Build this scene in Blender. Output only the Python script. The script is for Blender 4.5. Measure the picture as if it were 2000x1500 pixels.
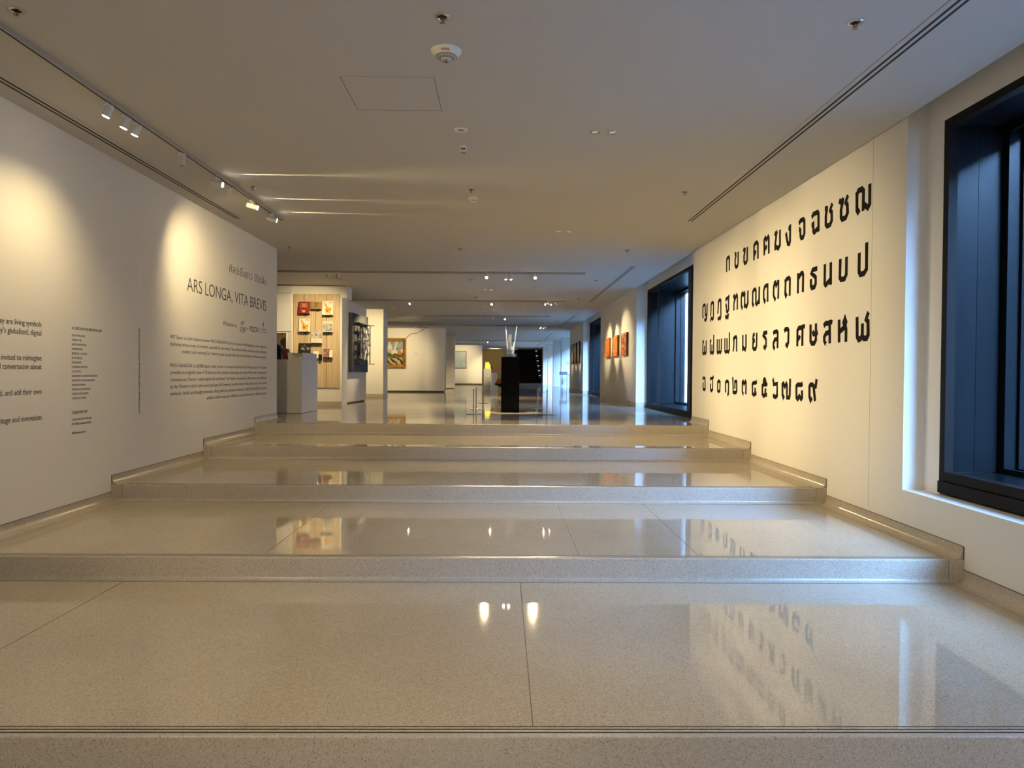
import bpy, bmesh, math, random
from mathutils import Vector, Matrix
random.seed(7)
S = bpy.context.scene
COL = S.collection
for _o in list(bpy.data.objects):
    bpy.data.objects.remove(_o)

# ------------------------------------------------------------------ camera
CAM_F = 1390.0            # focal length in pixels of the 2000 px wide frame
cd = bpy.data.cameras.new('camera')
cd.sensor_fit = 'HORIZONTAL'; cd.sensor_width = 36.0; cd.lens = 36.0 * CAM_F / 2000.0
cd.clip_start = 0.05; cd.clip_end = 300
cam = bpy.data.objects.new('camera', cd); COL.objects.link(cam)
YAW, PITCH, ROLL = 0.0143, -0.0151, 0.0073
_f = Vector((math.sin(YAW)*math.cos(PITCH), math.cos(YAW)*math.cos(PITCH), math.sin(PITCH)))
_r0 = Vector((math.cos(YAW), -math.sin(YAW), 0)); _u0 = _r0.cross(_f)
_r = math.cos(ROLL)*_r0 + math.sin(ROLL)*_u0
_u = math.cos(ROLL)*_u0 - math.sin(ROLL)*_r0
M = Matrix((_r, _u, -_f)).transposed().to_4x4(); M.translation = Vector((0, 0, 1.5))
cam.matrix_world = M
S.camera = cam

# ------------------------------------------------------------------ view, sky
S.view_settings.view_transform = 'Standard'; S.view_settings.look = 'None'
S.view_settings.gamma = 1.0; S.view_settings.use_curve_mapping = False
S.view_settings.exposure = 0.2
S.display_settings.display_device = 'sRGB'
W = bpy.data.worlds.new('sky'); S.world = W; W.use_nodes = True
SKY_BASE, SKY_GLOW = 0.6, 500         # hazy blue sky, brightest towards the hidden sun
def make_sky():
    nt = W.node_tree; N = nt.nodes; L = nt.links; bg = N['Background']
    tc = N.new('ShaderNodeTexCoord'); dt = N.new('ShaderNodeVectorMath'); dt.operation = 'DOT_PRODUCT'
    d = Vector((0.28, -0.85, 0.42)).normalized(); dt.inputs[1].default_value = d
    L.new(tc.outputs['Generated'], dt.inputs[0])
    mx = N.new('ShaderNodeMath'); mx.operation = 'MAXIMUM'; mx.inputs[1].default_value = 0.0; L.new(dt.outputs['Value'], mx.inputs[0])
    pw = N.new('ShaderNodeMath'); pw.operation = 'POWER'; pw.inputs[1].default_value = 9.0; L.new(mx.outputs[0], pw.inputs[0])
    ma = N.new('ShaderNodeMath'); ma.operation = 'MULTIPLY_ADD'; ma.inputs[1].default_value = SKY_GLOW; ma.inputs[2].default_value = SKY_BASE
    L.new(pw.outputs[0], ma.inputs[0]); L.new(ma.outputs[0], bg.inputs[1])
    bg.inputs[0].default_value = (0.25, 0.51, 1.0, 1)
make_sky()
WARM = (1.0, 0.77, 0.405)   # colour of the track lamps
try:
    S.cycles.max_bounces = 10; S.cycles.diffuse_bounces = 6; S.cycles.glossy_bounces = 5
    S.cycles.transparent_max_bounces = 12; S.cycles.sample_clamp_indirect = 6.0
    S.cycles.caustics_reflective = False; S.cycles.caustics_refractive = False
except Exception:
    pass

# ------------------------------------------------------------------ measured layout (metres)
XL, XR = -3.5785, 3.0324            # left and right wall faces beside the steps
ZC, ZF, RISE = 3.444, 0.75, 0.15    # ceiling, gallery floor, riser
NOSE = [2.6254, 4.6037, 6.5791, 8.5941, 10.3583]
YLE = 11.3655                       # far end of the left wall
YEND = 58.0

def portal(name, x, y0, y1, z0, z1):
    l = bpy.data.lights.new(name, 'AREA'); l.shape = 'RECTANGLE'; l.size = y1-y0; l.size_y = z1-z0
    try: l.cycles.is_portal = True
    except Exception: pass
    o = bpy.data.objects.new(name, l); COL.objects.link(o)
    o.matrix_world = Matrix(((0, 0, 1, x), (1, 0, 0, (y0+y1)/2), (0, 1, 0, (z0+z1)/2), (0, 0, 0, 1)))
    return o
for _i, (_x, _a, _b, _z0, _z1) in enumerate([(3.76, 0.75, 5.0, 0.85, 3.25), (4.06, 11.6, 15.8, 0.86, 3.35), (4.06, 22.1, 26.4, 0.86, 3.35),
                                             (4.3, 33.0, 38.2, 0.8, 3.4), (3.6, 38.9, 41.9, 0.8, 3.4), (3.6, 42.6, 46.9, 0.8, 3.4), (3.6, 47.6, 52.9, 0.8, 3.4)]):
    portal('sky_portal', _x, _a, _b, _z0, _z1)

_l = bpy.data.lights.new('lobby_fill_light', 'AREA'); _l.shape = 'RECTANGLE'; _l.size = 2.6; _l.size_y = 1.2; _l.energy = 200; _l.color = (1.0, 0.95, 0.90)  # unseen area light added as frontal fill for the steps
_o = bpy.data.objects.new('lobby_fill_light', _l); COL.objects.link(_o); _o.location = (-0.4, -6.2, 2.86); _o.rotation_euler = (math.radians(28), 0, 0)

# ------------------------------------------------------------------ materials
def _nt(name):
    m = bpy.data.materials.new(name); m.use_nodes = True
    nt = m.node_tree; b = nt.nodes['Principled BSDF']
    return m, nt, b
def mat(name, col, rough=0.5, metal=0.0, spec=0.5, bump=0.0, bscale=60.0, var=0.0, emit=None, estr=0.0, vscale=8.0, alpha=None):
    m, nt, b = _nt(name)
    b.inputs['Base Color'].default_value = (*col, 1); b.inputs['Roughness'].default_value = rough
    b.inputs['Metallic'].default_value = metal; b.inputs['Specular IOR Level'].default_value = spec
    if emit:
        b.inputs['Emission Color'].default_value = (*emit, 1); b.inputs['Emission Strength'].default_value = estr
    if bump or var:
        tc = nt.nodes.new('ShaderNodeTexCoord')
        n = nt.nodes.new('ShaderNodeTexNoise'); n.inputs['Scale'].default_value = bscale; n.inputs['Detail'].default_value = 4
        nt.links.new(tc.outputs['Object'], n.inputs['Vector'])
        if bump:
            bp = nt.nodes.new('ShaderNodeBump'); bp.inputs['Strength'].default_value = bump; bp.inputs['Distance'].default_value = 0.002
            nt.links.new(n.outputs['Fac'], bp.inputs['Height']); nt.links.new(bp.outputs['Normal'], b.inputs['Normal'])
        if var:
            n2 = nt.nodes.new('ShaderNodeTexNoise'); n2.inputs['Scale'].default_value = vscale; n2.inputs['Detail'].default_value = 3
            nt.links.new(tc.outputs['Object'], n2.inputs['Vector'])
            r = nt.nodes.new('ShaderNodeValToRGB')
            r.color_ramp.elements[0].position = 0.3; r.color_ramp.elements[1].position = 0.7
            r.color_ramp.elements[0].color = (*[c*(1-var) for c in col], 1); r.color_ramp.elements[1].color = (*[min(1, c*(1+var)) for c in col], 1)
            nt.links.new(n2.outputs['Fac'], r.inputs['Fac']); nt.links.new(r.outputs['Color'], b.inputs['Base Color'])
    return m
def terrazzo(name, rough, base=(0.50, 0.435, 0.34), wave=0.0, wscale=1.5, fleck=1.0, ior=1.5):
    m, nt, b = _nt(name); N = nt.nodes; L = nt.links
    tc = N.new('ShaderNodeTexCoord')
    mp = N.new('ShaderNodeMapping'); mp.inputs['Rotation'].default_value = (0.3, 0.2, 0.5)
    L.new(tc.outputs['Object'], mp.inputs['Vector'])
    def noise(sc, det=2.0, vec=mp):
        n = N.new('ShaderNodeTexNoise'); n.inputs['Scale'].default_value = sc; n.inputs['Detail'].default_value = det
        L.new(vec.outputs[0], n.inputs['Vector']); return n
    def ramp(src, p0, c0, p1, c1):
        r = N.new('ShaderNodeValToRGB'); e = r.color_ramp.elements
        e[0].position = p0; e[0].color = c0; e[1].position = p1; e[1].color = c1
        L.new(src, r.inputs['Fac']); return r
    def mix(kind, fac, a, bb):
        x = N.new('ShaderNodeMixRGB'); x.blend_type = kind
        if isinstance(fac, float): x.inputs[0].default_value = fac
        else: L.new(fac, x.inputs[0])
        L.new(a, x.inputs[1]); L.new(bb, x.inputs[2]); return x
    big = ramp(noise(1.2, 3).outputs['Fac'], 0.3, (*[c*0.93 for c in base], 1), 0.7, (*[c*1.06 for c in base], 1))
    v = N.new('ShaderNodeTexVoronoi'); v.inputs['Scale'].default_value = 190; L.new(mp.outputs[0], v.inputs['Vector'])
    chips = ramp(v.outputs['Color'], 0.15, (0.80, 0.78, 0.74, 1), 0.85, (1.12, 1.13, 1.12, 1))
    c1 = mix('MULTIPLY', 0.75*fleck, big.outputs[0], chips.outputs[0])
    dk = ramp(noise(150, 3).outputs['Fac'], 0.33, (0.45, 0.42, 0.38, 1), 0.42, (1, 1, 1, 1))
    c2 = mix('MULTIPLY', 0.8*fleck, c1.outputs[0], dk.outputs[0])
    v2 = N.new('ShaderNodeTexVoronoi'); v2.inputs['Scale'].default_value = 55; L.new(mp.outputs[0], v2.inputs['Vector'])
    sp = ramp(v2.outputs['Distance'], 0.045, (0.25, 0.22, 0.19, 1), 0.07, (1, 1, 1, 1))
    sel = ramp(v2.outputs['Color'], 0.25, (1, 1, 1, 1), 0.27, (0, 0, 0, 1))
    c3 = mix('MULTIPLY', sel.outputs[0], c2.outputs[0], sp.outputs[0])
    L.new(c3.outputs[0], b.inputs['Base Color'])
    b.inputs['Roughness'].default_value = rough; b.inputs['IOR'].default_value = ior
    if wave:
        mp2 = N.new('ShaderNodeMapping'); mp2.inputs['Scale'].default_value = (0.6, 1.6, 1)
        L.new(tc.outputs['Object'], mp2.inputs['Vector'])
        n = noise(wscale, 1.0, mp2)
        bp = N.new('ShaderNodeBump'); bp.inputs['Strength'].default_value = 1.0; bp.inputs['Distance'].default_value = wave
        L.new(n.outputs['Fac'], bp.inputs['Height']); L.new(bp.outputs['Normal'], b.inputs['Normal'])
    return m
def wood(name, a, b_, axis_scale=(14, 14, 0.7)):
    m, nt, b = _nt(name); N = nt.nodes; L = nt.links
    tc = N.new('ShaderNodeTexCoord'); mp = N.new('ShaderNodeMapping'); mp.inputs['Scale'].default_value = axis_scale
    L.new(tc.outputs['Object'], mp.inputs['Vector'])
    n = N.new('ShaderNodeTexNoise'); n.inputs['Scale'].default_value = 2.2; n.inputs['Detail'].default_value = 6; n.inputs['Distortion'].default_value = 0.6
    L.new(mp.outputs[0], n.inputs['Vector'])
    r = N.new('ShaderNodeValToRGB'); r.color_ramp.elements[0].position = 0.3; r.color_ramp.elements[1].position = 0.7
    r.color_ramp.elements[0].color = (*a, 1); r.color_ramp.elements[1].color = (*b_, 1)
    L.new(n.outputs['Fac'], r.inputs['Fac']); L.new(r.outputs[0], b.inputs['Base Color']); b.inputs['Roughness'].default_value = 0.5
    return m
def glass(name, tint=(1, 1, 1), refl=0.08):
    m = bpy.data.materials.new(name); m.use_nodes = True; nt = m.node_tree; nt.nodes.clear()
    o = nt.nodes.new('ShaderNodeOutputMaterial'); t = nt.nodes.new('ShaderNodeBsdfTransparent'); t.inputs[0].default_value = (*tint, 1)
    g = nt.nodes.new('ShaderNodeBsdfGlossy'); g.inputs['Roughness'].default_value = 0.02
    f = nt.nodes.new('ShaderNodeLayerWeight'); f.inputs[0].default_value = 0.25
    k = nt.nodes.new('ShaderNodeMath'); k.operation = 'MULTIPLY_ADD'; k.inputs[1].default_value = 0.7; k.inputs[2].default_value = refl
    x = nt.nodes.new('ShaderNodeMixShader')
    nt.links.new(f.outputs['Fresnel'], k.inputs[0]); nt.links.new(k.outputs[0], x.inputs[0])
    nt.links.new(t.outputs[0], x.inputs[1]); nt.links.new(g.outputs[0], x.inputs[2]); nt.links.new(x.outputs[0], o.inputs[0])
    return m
MT = dict(
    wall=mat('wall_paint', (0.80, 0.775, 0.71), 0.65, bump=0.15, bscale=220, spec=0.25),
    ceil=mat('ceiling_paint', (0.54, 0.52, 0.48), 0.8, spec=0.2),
    tread=terrazzo('polished_terrazzo', 0.035, wave=0.0003, wscale=2.2, ior=1.95),
    riser=terrazzo('honed_terrazzo', 0.32, base=(0.46, 0.42, 0.36)),
    skirt=terrazzo('skirting_terrazzo', 0.25, base=(0.50, 0.44, 0.35), fleck=0.8),
    gfloor=terrazzo('gallery_terrazzo', 0.045, base=(0.50, 0.45, 0.38), wave=0.0011, wscale=2.6, fleck=0.4, ior=1.75),
    joint=mat('dark_joint', (0.10, 0.085, 0.065), 0.7),
    black=mat('black_metal', (0.008, 0.008, 0.008), 0.5, spec=0.25),
    pedb=mat('matt_black_paint', (0.0035, 0.0035, 0.0035), 0.75, spec=0.08),
    frame=mat('window_frame_metal', (0.012, 0.010, 0.009), 0.6, spec=0.12),
    navy=mat('navy_lining_panel', (0.0045, 0.0072, 0.009), 0.28, spec=0.19, var=0.06),
    vinyl=mat('black_vinyl', (0.0045, 0.004, 0.0035), 0.6, spec=0.15),
    ink=mat('dark_grey_lettering', (0.045, 0.038, 0.028), 0.6),
    white=mat('white_lettering', (0.96, 0.96, 0.94), 0.6),
    lampw=mat('white_lamp_metal', (0.74, 0.73, 0.70), 0.35),
    track=mat('grey_track_metal', (0.42, 0.40, 0.37), 0.45),
    slot=mat('dark_slot', (0.015, 0.012, 0.010), 0.8),
    chrome=mat('chrome', (0.62, 0.60, 0.56), 0.2, metal=1.0),
    brass=mat('aged_brass', (0.22, 0.17, 0.11), 0.35, metal=1.0),
    plastic=mat('white_plastic', (0.80, 0.80, 0.78), 0.4),
    greyp=mat('grey_grille', (0.30, 0.29, 0.27), 0.6),
    red=mat('red_print', (0.45, 0.02, 0.02), 0.5),
    glass=glass('clear_glass'),
    counter=mat('white_laminate', (0.72, 0.71, 0.70), 0.4),
    oak=wood('pale_oak', (0.46, 0.34, 0.20), (0.64, 0.50, 0.32)),
    darkwood=wood('dark_cabinet_wood', (0.10, 0.065, 0.035), (0.17, 0.11, 0.06)),
    lens=mat('lit_lamp_lens', (1, 1, 1), 0.4, emit=(1.0, 0.86, 0.62), estr=60.0),
    lensc=mat('lit_cool_lens', (1, 1, 1), 0.4, emit=(1.0, 0.93, 0.82), estr=40.0),
    lensoff=mat('unlit_lens', (0.25, 0.25, 0.24), 0.2),
    steel=mat('brushed_steel', (0.28, 0.27, 0.25), 0.35, metal=1.0),
    ext=mat('exterior_cladding', (0.20, 0.215, 0.24), 0.6),
    extg=mat('exterior_paving', (0.16, 0.165, 0.17), 0.8),
)

# ------------------------------------------------------------------ geometry helpers
def BM(): return bmesh.new()
def box(bm, x0, x1, y0, y1, z0, z1):
    v = [bm.verts.new(p) for p in ((x0,y0,z0),(x1,y0,z0),(x1,y1,z0),(x0,y1,z0),(x0,y0,z1),(x1,y0,z1),(x1,y1,z1),(x0,y1,z1))]
    for f in ((0,3,2,1),(4,5,6,7),(0,1,5,4),(1,2,6,5),(2,3,7,6),(3,0,4,7)): bm.faces.new([v[i] for i in f])
    return v
def bbox(bm, x0, x1, y0, y1, z0, z1, bev=0.004, seg=2):
    """a box with rounded edges"""
    t = bmesh.new(); box(t, x0, x1, y0, y1, z0, z1)
    bmesh.ops.bevel(t, geom=t.edges[:], offset=min(bev, 0.45*min(x1-x0, y1-y0, z1-z0)), segments=seg, profile=0.5, affect='EDGES')
    me = bpy.data.meshes.new('t'); t.to_mesh(me); t.free(); bm.from_mesh(me); bpy.data.meshes.remove(me)
def cyl(bm, p0, p1, r0, r1=None, seg=16, caps=True):
    p0, p1 = Vector(p0), Vector(p1); r1 = r0 if r1 is None else r1
    d = (p1-p0).normalized(); a = d.orthogonal().normalized(); b = d.cross(a)
    A = []; B = []
    for i in range(seg):
        t = 2*math.pi*i/seg; n = math.cos(t)*a+math.sin(t)*b
        A.append(bm.verts.new(p0+n*r0)); B.append(bm.verts.new(p1+n*r1))
    for i in range(seg):
        j = (i+1) % seg; bm.faces.new((A[i], A[j], B[j], B[i]))
    if caps:
        bm.faces.new(A[::-1]); bm.faces.new(B)
def lathe(bm, prof, c=(0, 0, 0), seg=32):
    """prof = [(r, z)...] revolved about the vertical through c"""
    rings = []
    for r, z in prof:
        if r < 1e-6: rings.append([bm.verts.new((c[0], c[1], c[2]+z))])
        else: rings.append([bm.verts.new((c[0]+r*math.cos(2*math.pi*i/seg), c[1]+r*math.sin(2*math.pi*i/seg), c[2]+z)) for i in range(seg)])
    for k in range(len(rings)-1):
        a, b = rings[k], rings[k+1]
        for i in range(seg):
            j = (i+1) % seg
            if len(a) == 1 and len(b) == 1: continue
            if len(a) == 1: bm.faces.new((a[0], b[i], b[j]))
            elif len(b) == 1: bm.faces.new((a[i], a[j], b[0]))
            else: bm.faces.new((a[i], a[j], b[j], b[i]))
def tube(bm, pts, r, seg=8):
    for a, b in zip(pts[:-1], pts[1:]): cyl(bm, a, b, r, seg=seg)
def extrude(bm, poly, axis, a, b):
    """closed 2D polygon extruded along axis from a to b; poly gives the other two coordinates in order"""
    def P(u, v, w): return {'x': (w, u, v), 'y': (u, w, v), 'z': (u, v, w)}[axis]
    A = [bm.verts.new(P(u, v, a)) for u, v in poly]; B = [bm.verts.new(P(u, v, b)) for u, v in poly]
    n = len(poly)
    for i in range(n):
        j = (i+1) % n; bm.faces.new((A[i], A[j], B[j], B[i]))
    bm.faces.new(A[::-1]); bm.faces.new(B)
def ribbon(pts, w):
    """offset polygon of a 2D stroke with mitred corners"""
    n = len(pts); P = [Vector(p) for p in pts]; Lf = []; Rt = []
    for i in range(n):
        if i == 0: d = (P[1]-P[0]).normalized(); nn = Vector((-d.y, d.x)); s = 1
        elif i == n-1: d = (P[-1]-P[-2]).normalized(); nn = Vector((-d.y, d.x)); s = 1
        else:
            d1 = (P[i]-P[i-1]).normalized(); d2 = (P[i+1]-P[i]).normalized()
            n1 = Vector((-d1.y, d1.x)); n2 = Vector((-d2.y, d2.x)); nn = (n1+n2)
            if nn.length < 1e-4: nn = n1.copy()
            nn.normalize(); s = min(1.22, 1/max(0.3, nn.dot(n1)))
        Lf.append(P[i]+nn*s*w/2); Rt.append(P[i]-nn*s*w/2)
    return Lf, Rt

def obj(name, bm, m, parent=None, world=True, smooth=False, loc=None):
    """link bm as ONE mesh object. World-space vertices are moved into the parent's frame (or about loc)."""
    bmesh.ops.recalc_face_normals(bm, faces=bm.faces[:])
    off = Vector((0, 0, 0))
    if parent is not None and world:
        p = parent
        while p is not None: off += p.location; p = p.parent
    if loc is not None: off = Vector(loc)
    if off.length: bmesh.ops.translate(bm, verts=bm.verts[:], vec=-off)
    me = bpy.data.meshes.new(name); bm.to_mesh(me); bm.free()
    if isinstance(m, (list, tuple)):
        for x in m: me.materials.append(x)
    elif m: me.materials.append(m)
    if smooth:
        for p in me.polygons: p.use_smooth = True
        try: me.set_sharp_from_angle(angle=math.radians(40))
        except Exception: pass
    o = bpy.data.objects.new(name, me); COL.objects.link(o)
    if parent is not None: o.parent = parent
    if loc is not None: o.location = loc
    return o
def struct(name, bm, m, smooth=False, parent=None):
    o = obj(name, bm, m, parent, smooth=smooth)
    if parent is None: o['kind'] = 'structure'
    return o
def tag(o, label, cat, group=None):
    o['label'] = label; o['category'] = cat
    if group: o['group'] = group
    return o
def thing(name, label, cat, loc=(0, 0, 0), group=None):
    o = bpy.data.objects.new(name, None); COL.objects.link(o); o.location = loc; o.empty_display_size = 0.05
    bpy.context.view_layer.update()
    return tag(o, label, cat, group)
def dup(root, loc, label, group=None):
    r = root.copy(); COL.objects.link(r); r.location = loc; r['label'] = label
    if group: r['group'] = group
    for ch in list(root.children):
        c = ch.copy(); COL.objects.link(c); c.parent = r
        for g in list(ch.children):
            d = g.copy(); COL.objects.link(d); d.parent = c
    return r
def spot(name, loc, target, watts, size_deg, blend=0.6, parent=None, color=WARM, soft=0.03):
    l = bpy.data.lights.new(name, 'SPOT'); l.energy = watts; l.spot_size = math.radians(size_deg); l.spot_blend = blend
    l.color = color; l.shadow_soft_size = soft
    o = bpy.data.objects.new(name, l); COL.objects.link(o)
    off = parent.location if parent is not None else Vector((0, 0, 0))
    o.location = Vector(loc)-off
    o.rotation_euler = (Vector(target)-Vector(loc)).to_track_quat('-Z', 'Y').to_euler()
    if parent is not None: o.parent = parent
    return o
_txt = {}
def text_shape(body, bold=0.0):
    """flat glyph outline of a line of text in the default font: verts, faces and extents"""
    k = (body, bold)
    if k in _txt: return _txt[k]
    c = bpy.data.curves.new('t', 'FONT'); c.body = body; c.size = 1.0; c.offset = bold; c.resolution_u = 6 if len(body) < 26 else 3; c.fill_mode = 'FRONT'
    o = bpy.data.objects.new('t', c); COL.objects.link(o); bpy.context.view_layer.update()
    dg = bpy.context.evaluated_depsgraph_get(); me = bpy.data.meshes.new_from_object(o.evaluated_get(dg))
    vs = [v.co.copy() for v in me.vertices]; fs = [tuple(p.vertices) for p in me.polygons]
    bpy.data.objects.remove(o); bpy.data.curves.remove(c); bpy.data.meshes.remove(me)
    xs = [v.x for v in vs]; ys = [v.y for v in vs]
    _txt[k] = (vs, fs, min(xs), max(xs), min(ys), max(ys)); return _txt[k]
CAPH = text_shape('H')[5]
def text_on(bm, body, frame, u0, u1, v0, cap, bold=0.0, keep_ratio=None, align='L', flip=False):
    """lay body on a plane: frame(u, v) -> point; the line runs from u0 to u1 with its baseline at v0 and capital height cap"""
    vs, fs, x0, x1, y0, y1 = text_shape(body, bold)
    sv = cap/CAPH
    if keep_ratio is not None:
        su = sv*keep_ratio
        if align == 'R': u0 = u1-(x1-x0)*su
    else: su = (u1-u0)/(x1-x0)
    nv = []
    for v in vs:
        u = u0+(v.x-x0)*su; w = v0+v.y*sv
        if flip: u = u0+(x1-v.x)*su; w = v0+cap-v.y*sv
        nv.append(bm.verts.new(frame(u, w)))
    for f in fs:
        try: bm.faces.new([nv[i] for i in f])
        except ValueError: pass
def solidify(bm, n, t):
    """give a flat lettering mesh real thickness t along n (towards the viewer)"""
    n = Vector(n).normalized()
    r = bmesh.ops.extrude_face_region(bm, geom=bm.faces[:])
    vs = [g for g in r['geom'] if isinstance(g, bmesh.types.BMVert)]
    bmesh.ops.translate(bm, verts=vs, vec=n*t)

# ================================================================== SETTING
# ---- lower floor, steps, gallery floor
bm = BM(); box(bm, XL-0.2, XR+0.6, -4.2, NOSE[0], -0.15, 0.0); struct('floor', bm, MT['tread'])
COVE = 0.03
JOINTS = {1: [0.128, -2.41], 2: [-1.55, 0.518, 1.313], 3: [0.045, 0.836], 4: [0.142]}
def step(k):
    y0 = NOSE[k-1]; y1 = NOSE[k] if k < 5 else None
    z0 = RISE*(k-1); z1 = RISE*k
    xa, xb = XL-0.1, XR+0.02
    # riser slab with rounded nosing and a coved foot
    prof = [(y0+0.05, z0-0.02), (y0-COVE, z0-0.02), (y0-COVE, z0+0.001)]
    for i in range(1, 7):
        t = i/6*math.pi/2; prof.append((y0-COVE+COVE*math.sin(t), z0+0.001+COVE*(1-math.cos(t))))
    r = 0.008
    for i in range(0, 5):
        t = i/4*math.pi/2; prof.append((y0+r*(1-math.cos(t)), z1-r+r*math.sin(t)))
    prof.append((y0+0.05, z1))
    root = bpy.data.objects.new('stair_step' , None)
    bm = BM(); extrude(bm, prof, 'x', xa, xb)
    o = obj('stair_step', bm, MT['riser'], smooth=True); o['kind'] = 'structure'
    yb = (y1 if y1 else y0+0.6)
    bm = BM(); box(bm, xa, xb, y0+0.05, yb+0.05, z1-0.15, z1-0.0001); obj('tread', bm, MT['tread'], o)
    bm = BM()
    for a, w in ((0.0735, 0.004), (0.052, 0.007), (0.029, 0.007)): box(bm, XL+0.1, XR-0.1, y0+a-w/2, y0+a+w/2, z1-0.004, z1+0.0006)
    obj('nosing_groove', bm, MT['slot'] if k == 1 else MT['joint'], o)
    bm = BM()
    for x in JOINTS.get(k, []): box(bm, x-0.002, x+0.002, y0+0.075, yb-COVE, z1-0.004, z1+0.0005)
    for s in (XL+0.095, XR-0.095): box(bm, s-0.0015, s+0.0015, y0-0.0015, y0+0.01, z0+0.03, z1-0.004)      # joint of the side pieces
    box(bm, XL+0.09, XR-0.09, y0-COVE-0.003, y0-COVE, z0-0.004, z0+0.0008)
    if k < 5:
        for s in (XL+0.095, XR-0.095): box(bm, s-0.0015, s+0.0015, y0, yb-COVE, z1-0.004, z1+0.0006)
    obj('joint', bm, MT['joint'], o)
    return o
for k in range(1, 6): step(k)
bm = BM(); box(bm, -9.2, 5.0, NOSE[4]+0.6, YEND+8, ZF-0.2, ZF-0.0002)
gf = struct('floor', bm, MT['gfloor'])
bm = BM()
for y in (13.05, 16.1, 19.2, 22.3, 25.4, 28.5, 31.6, 37.8, 44.0): box(bm, -9, XR, y-0.002, y+0.002, ZF-0.004, ZF+0.0004)
for x in (-3.6, -0.6, 2.35): box(bm, x-0.002, x+0.002, NOSE[4]+0.1, YEND, ZF-0.004, ZF+0.0004)
obj('joint', bm, MT['joint'], gf)

# ---- skirting with coved foot that climbs with the steps
def skirting(name, xw, s):
    bm = BM(); H = 0.085; T = 0.006; R = 0.055
    segs = [(-4.0, NOSE[0], 0.0)] + [(NOSE[k-1], NOSE[k], RISE*k) for k in range(1, 5)] + [(NOSE[4], YLE if s > 0 else 11.297, ZF)]
    for i, (a, b, z) in enumerate(segs):
        prof = [(xw, z-0.01), (xw, z+H), (xw+s*T, z+H)]
        for q in range(0, 7):
            t = q/6*math.pi/2; prof.append((xw+s*(T+R*(1-math.cos(t))), z+0.0015+R*(1-math.sin(t))))
        prof += [(xw+s*0.095, z+0.0012), (xw+s*0.095, z-0.01)]
        extrude(bm, prof, 'y', a, b)
        if i:
            zb = z-RISE                         # upright piece that turns the skirting round the riser
            p2 = [(xw, a-0.012)]
            p2.append((xw+s*0.095, a-0.004)); p2.append((xw+s*0.095, a+0.02)); p2.append((xw, a+0.02))
            extrude(bm, p2, 'z', zb, z+0.0012)
            box(bm, min(xw, xw+s*T), max(xw, xw+s*T), a-0.006, a, zb+H, z+H)
    o = struct(name, bm, MT['skirt'], smooth=True)
    bm = BM()
    for i, (a, b, z) in enumerate(segs):
        box(bm, min(xw, xw+s*0.007), max(xw, xw+s*0.007), a, b, z+H, z+H+0.003)
        if i: box(bm, min(xw, xw+s*0.007), max(xw, xw+s*0.007), a-0.009, a-0.006, z-RISE+H, z+H+0.003)
    obj('joint', bm, MT['joint'], o)
skirting('baseboard_left', XL, 1)
skirting('baseboard_right', XR, -1)

# ---- walls
bm = BM(); box(bm, XL-0.16, XL, -4.2, YLE, -0.1, ZC+0.01); struct('wall_left', bm, MT['wall'])
bm = BM(); box(bm, XL-0.3, -1.4, -4.4, -4.2, -0.1, ZC+0.4); box(bm, 1.4, XR+0.9, -4.4, -4.2, -0.1, ZC+0.8); box(bm, -1.4, 1.4, -4.4, -4.2, 2.5, ZC+0.8)
struct('wall_back', bm, MT['wall'])          # opening behind the viewer passes the added lobby fill light onto the risers
bm = BM(); box(bm, -5, 5, -10, -4.2, -0.2, -0.01); struct('floor', bm, MT['tread'])                     # unseen lobby, added to shut out the sky and house the fill light
bm = BM(); box(bm, -5, 5, -10.2, -10, -0.2, 3.2); box(bm, -5.2, -5, -10.2, -4.2, -0.2, 3.2); box(bm, 5, 5.2, -10.2, -4.2, -0.2, 3.2); box(bm, -5.2, 5.2, -10.2, -4.4, 3.0, 3.2); struct('wall_back', bm, MT['wall'])
SEGS = [(-4.2, 0.62), (5.325, 11.297), (16.05, 21.9), (26.6, 31.8)]
for i, (a, b) in enumerate(SEGS):
    bm = BM(); box(bm, XR, 4.3 if i else 3.9, a, b, -0.1, 4.2)
    w = struct('wall_right', bm, MT['wall'])
    if i == 1:
        bm = BM(); box(bm, XR-0.0006, XR+0.002, 5.817, 5.821, 0.42, ZC); obj('panel_seam', bm, MT['greyp'], w)
    if i >= 2:
        bm = BM(); box(bm, XR-0.008, XR, a-0.008, b, ZF, ZF+0.11); box(bm, XR-0.008, XR+0.28, a-0.008, a, ZF, ZF+0.11)
        struct('baseboard_right', bm, MT['skirt'])
# bay walls: set-back wall above / below the windows, running up past the ceiling edge
def bay(a, b, xw, zs, zt, strip):
    bm = BM()
    box(bm, xw, 3.9, a, b, zt, 4.1)                      # lintel
    box(bm, 2.94, 3.9, a-0.05, b+0.05, 4.1, 4.2)         # lid of the slot above the ceiling edge
    box(bm, 2.94, 3.0, a-0.05, b+0.05, ZC+0.2, 4.1)
    box(bm, xw, 3.62, b-strip, b, zs, zt)                # side strip
    box(bm, xw, 3.62, a, a+strip, zs, zt)
    if zs > 0.5 and a < 3: box(bm, XR, 3.9, a, b, -0.1, zs)
    struct('wall_right', bm, MT['wall'])
bay(0.62, 5.325, 3.19, 0.643, 3.345, 0.2)
bay(11.297, 16.05, 3.27, ZF, 3.39, 0.04)
bay(21.9, 26.6, 3.27, ZF, 3.39, 0.04)
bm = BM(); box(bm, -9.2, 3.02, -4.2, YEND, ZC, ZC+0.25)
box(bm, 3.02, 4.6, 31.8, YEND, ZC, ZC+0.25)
ceil = struct('ceiling', bm, MT['ceil'])
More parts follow.
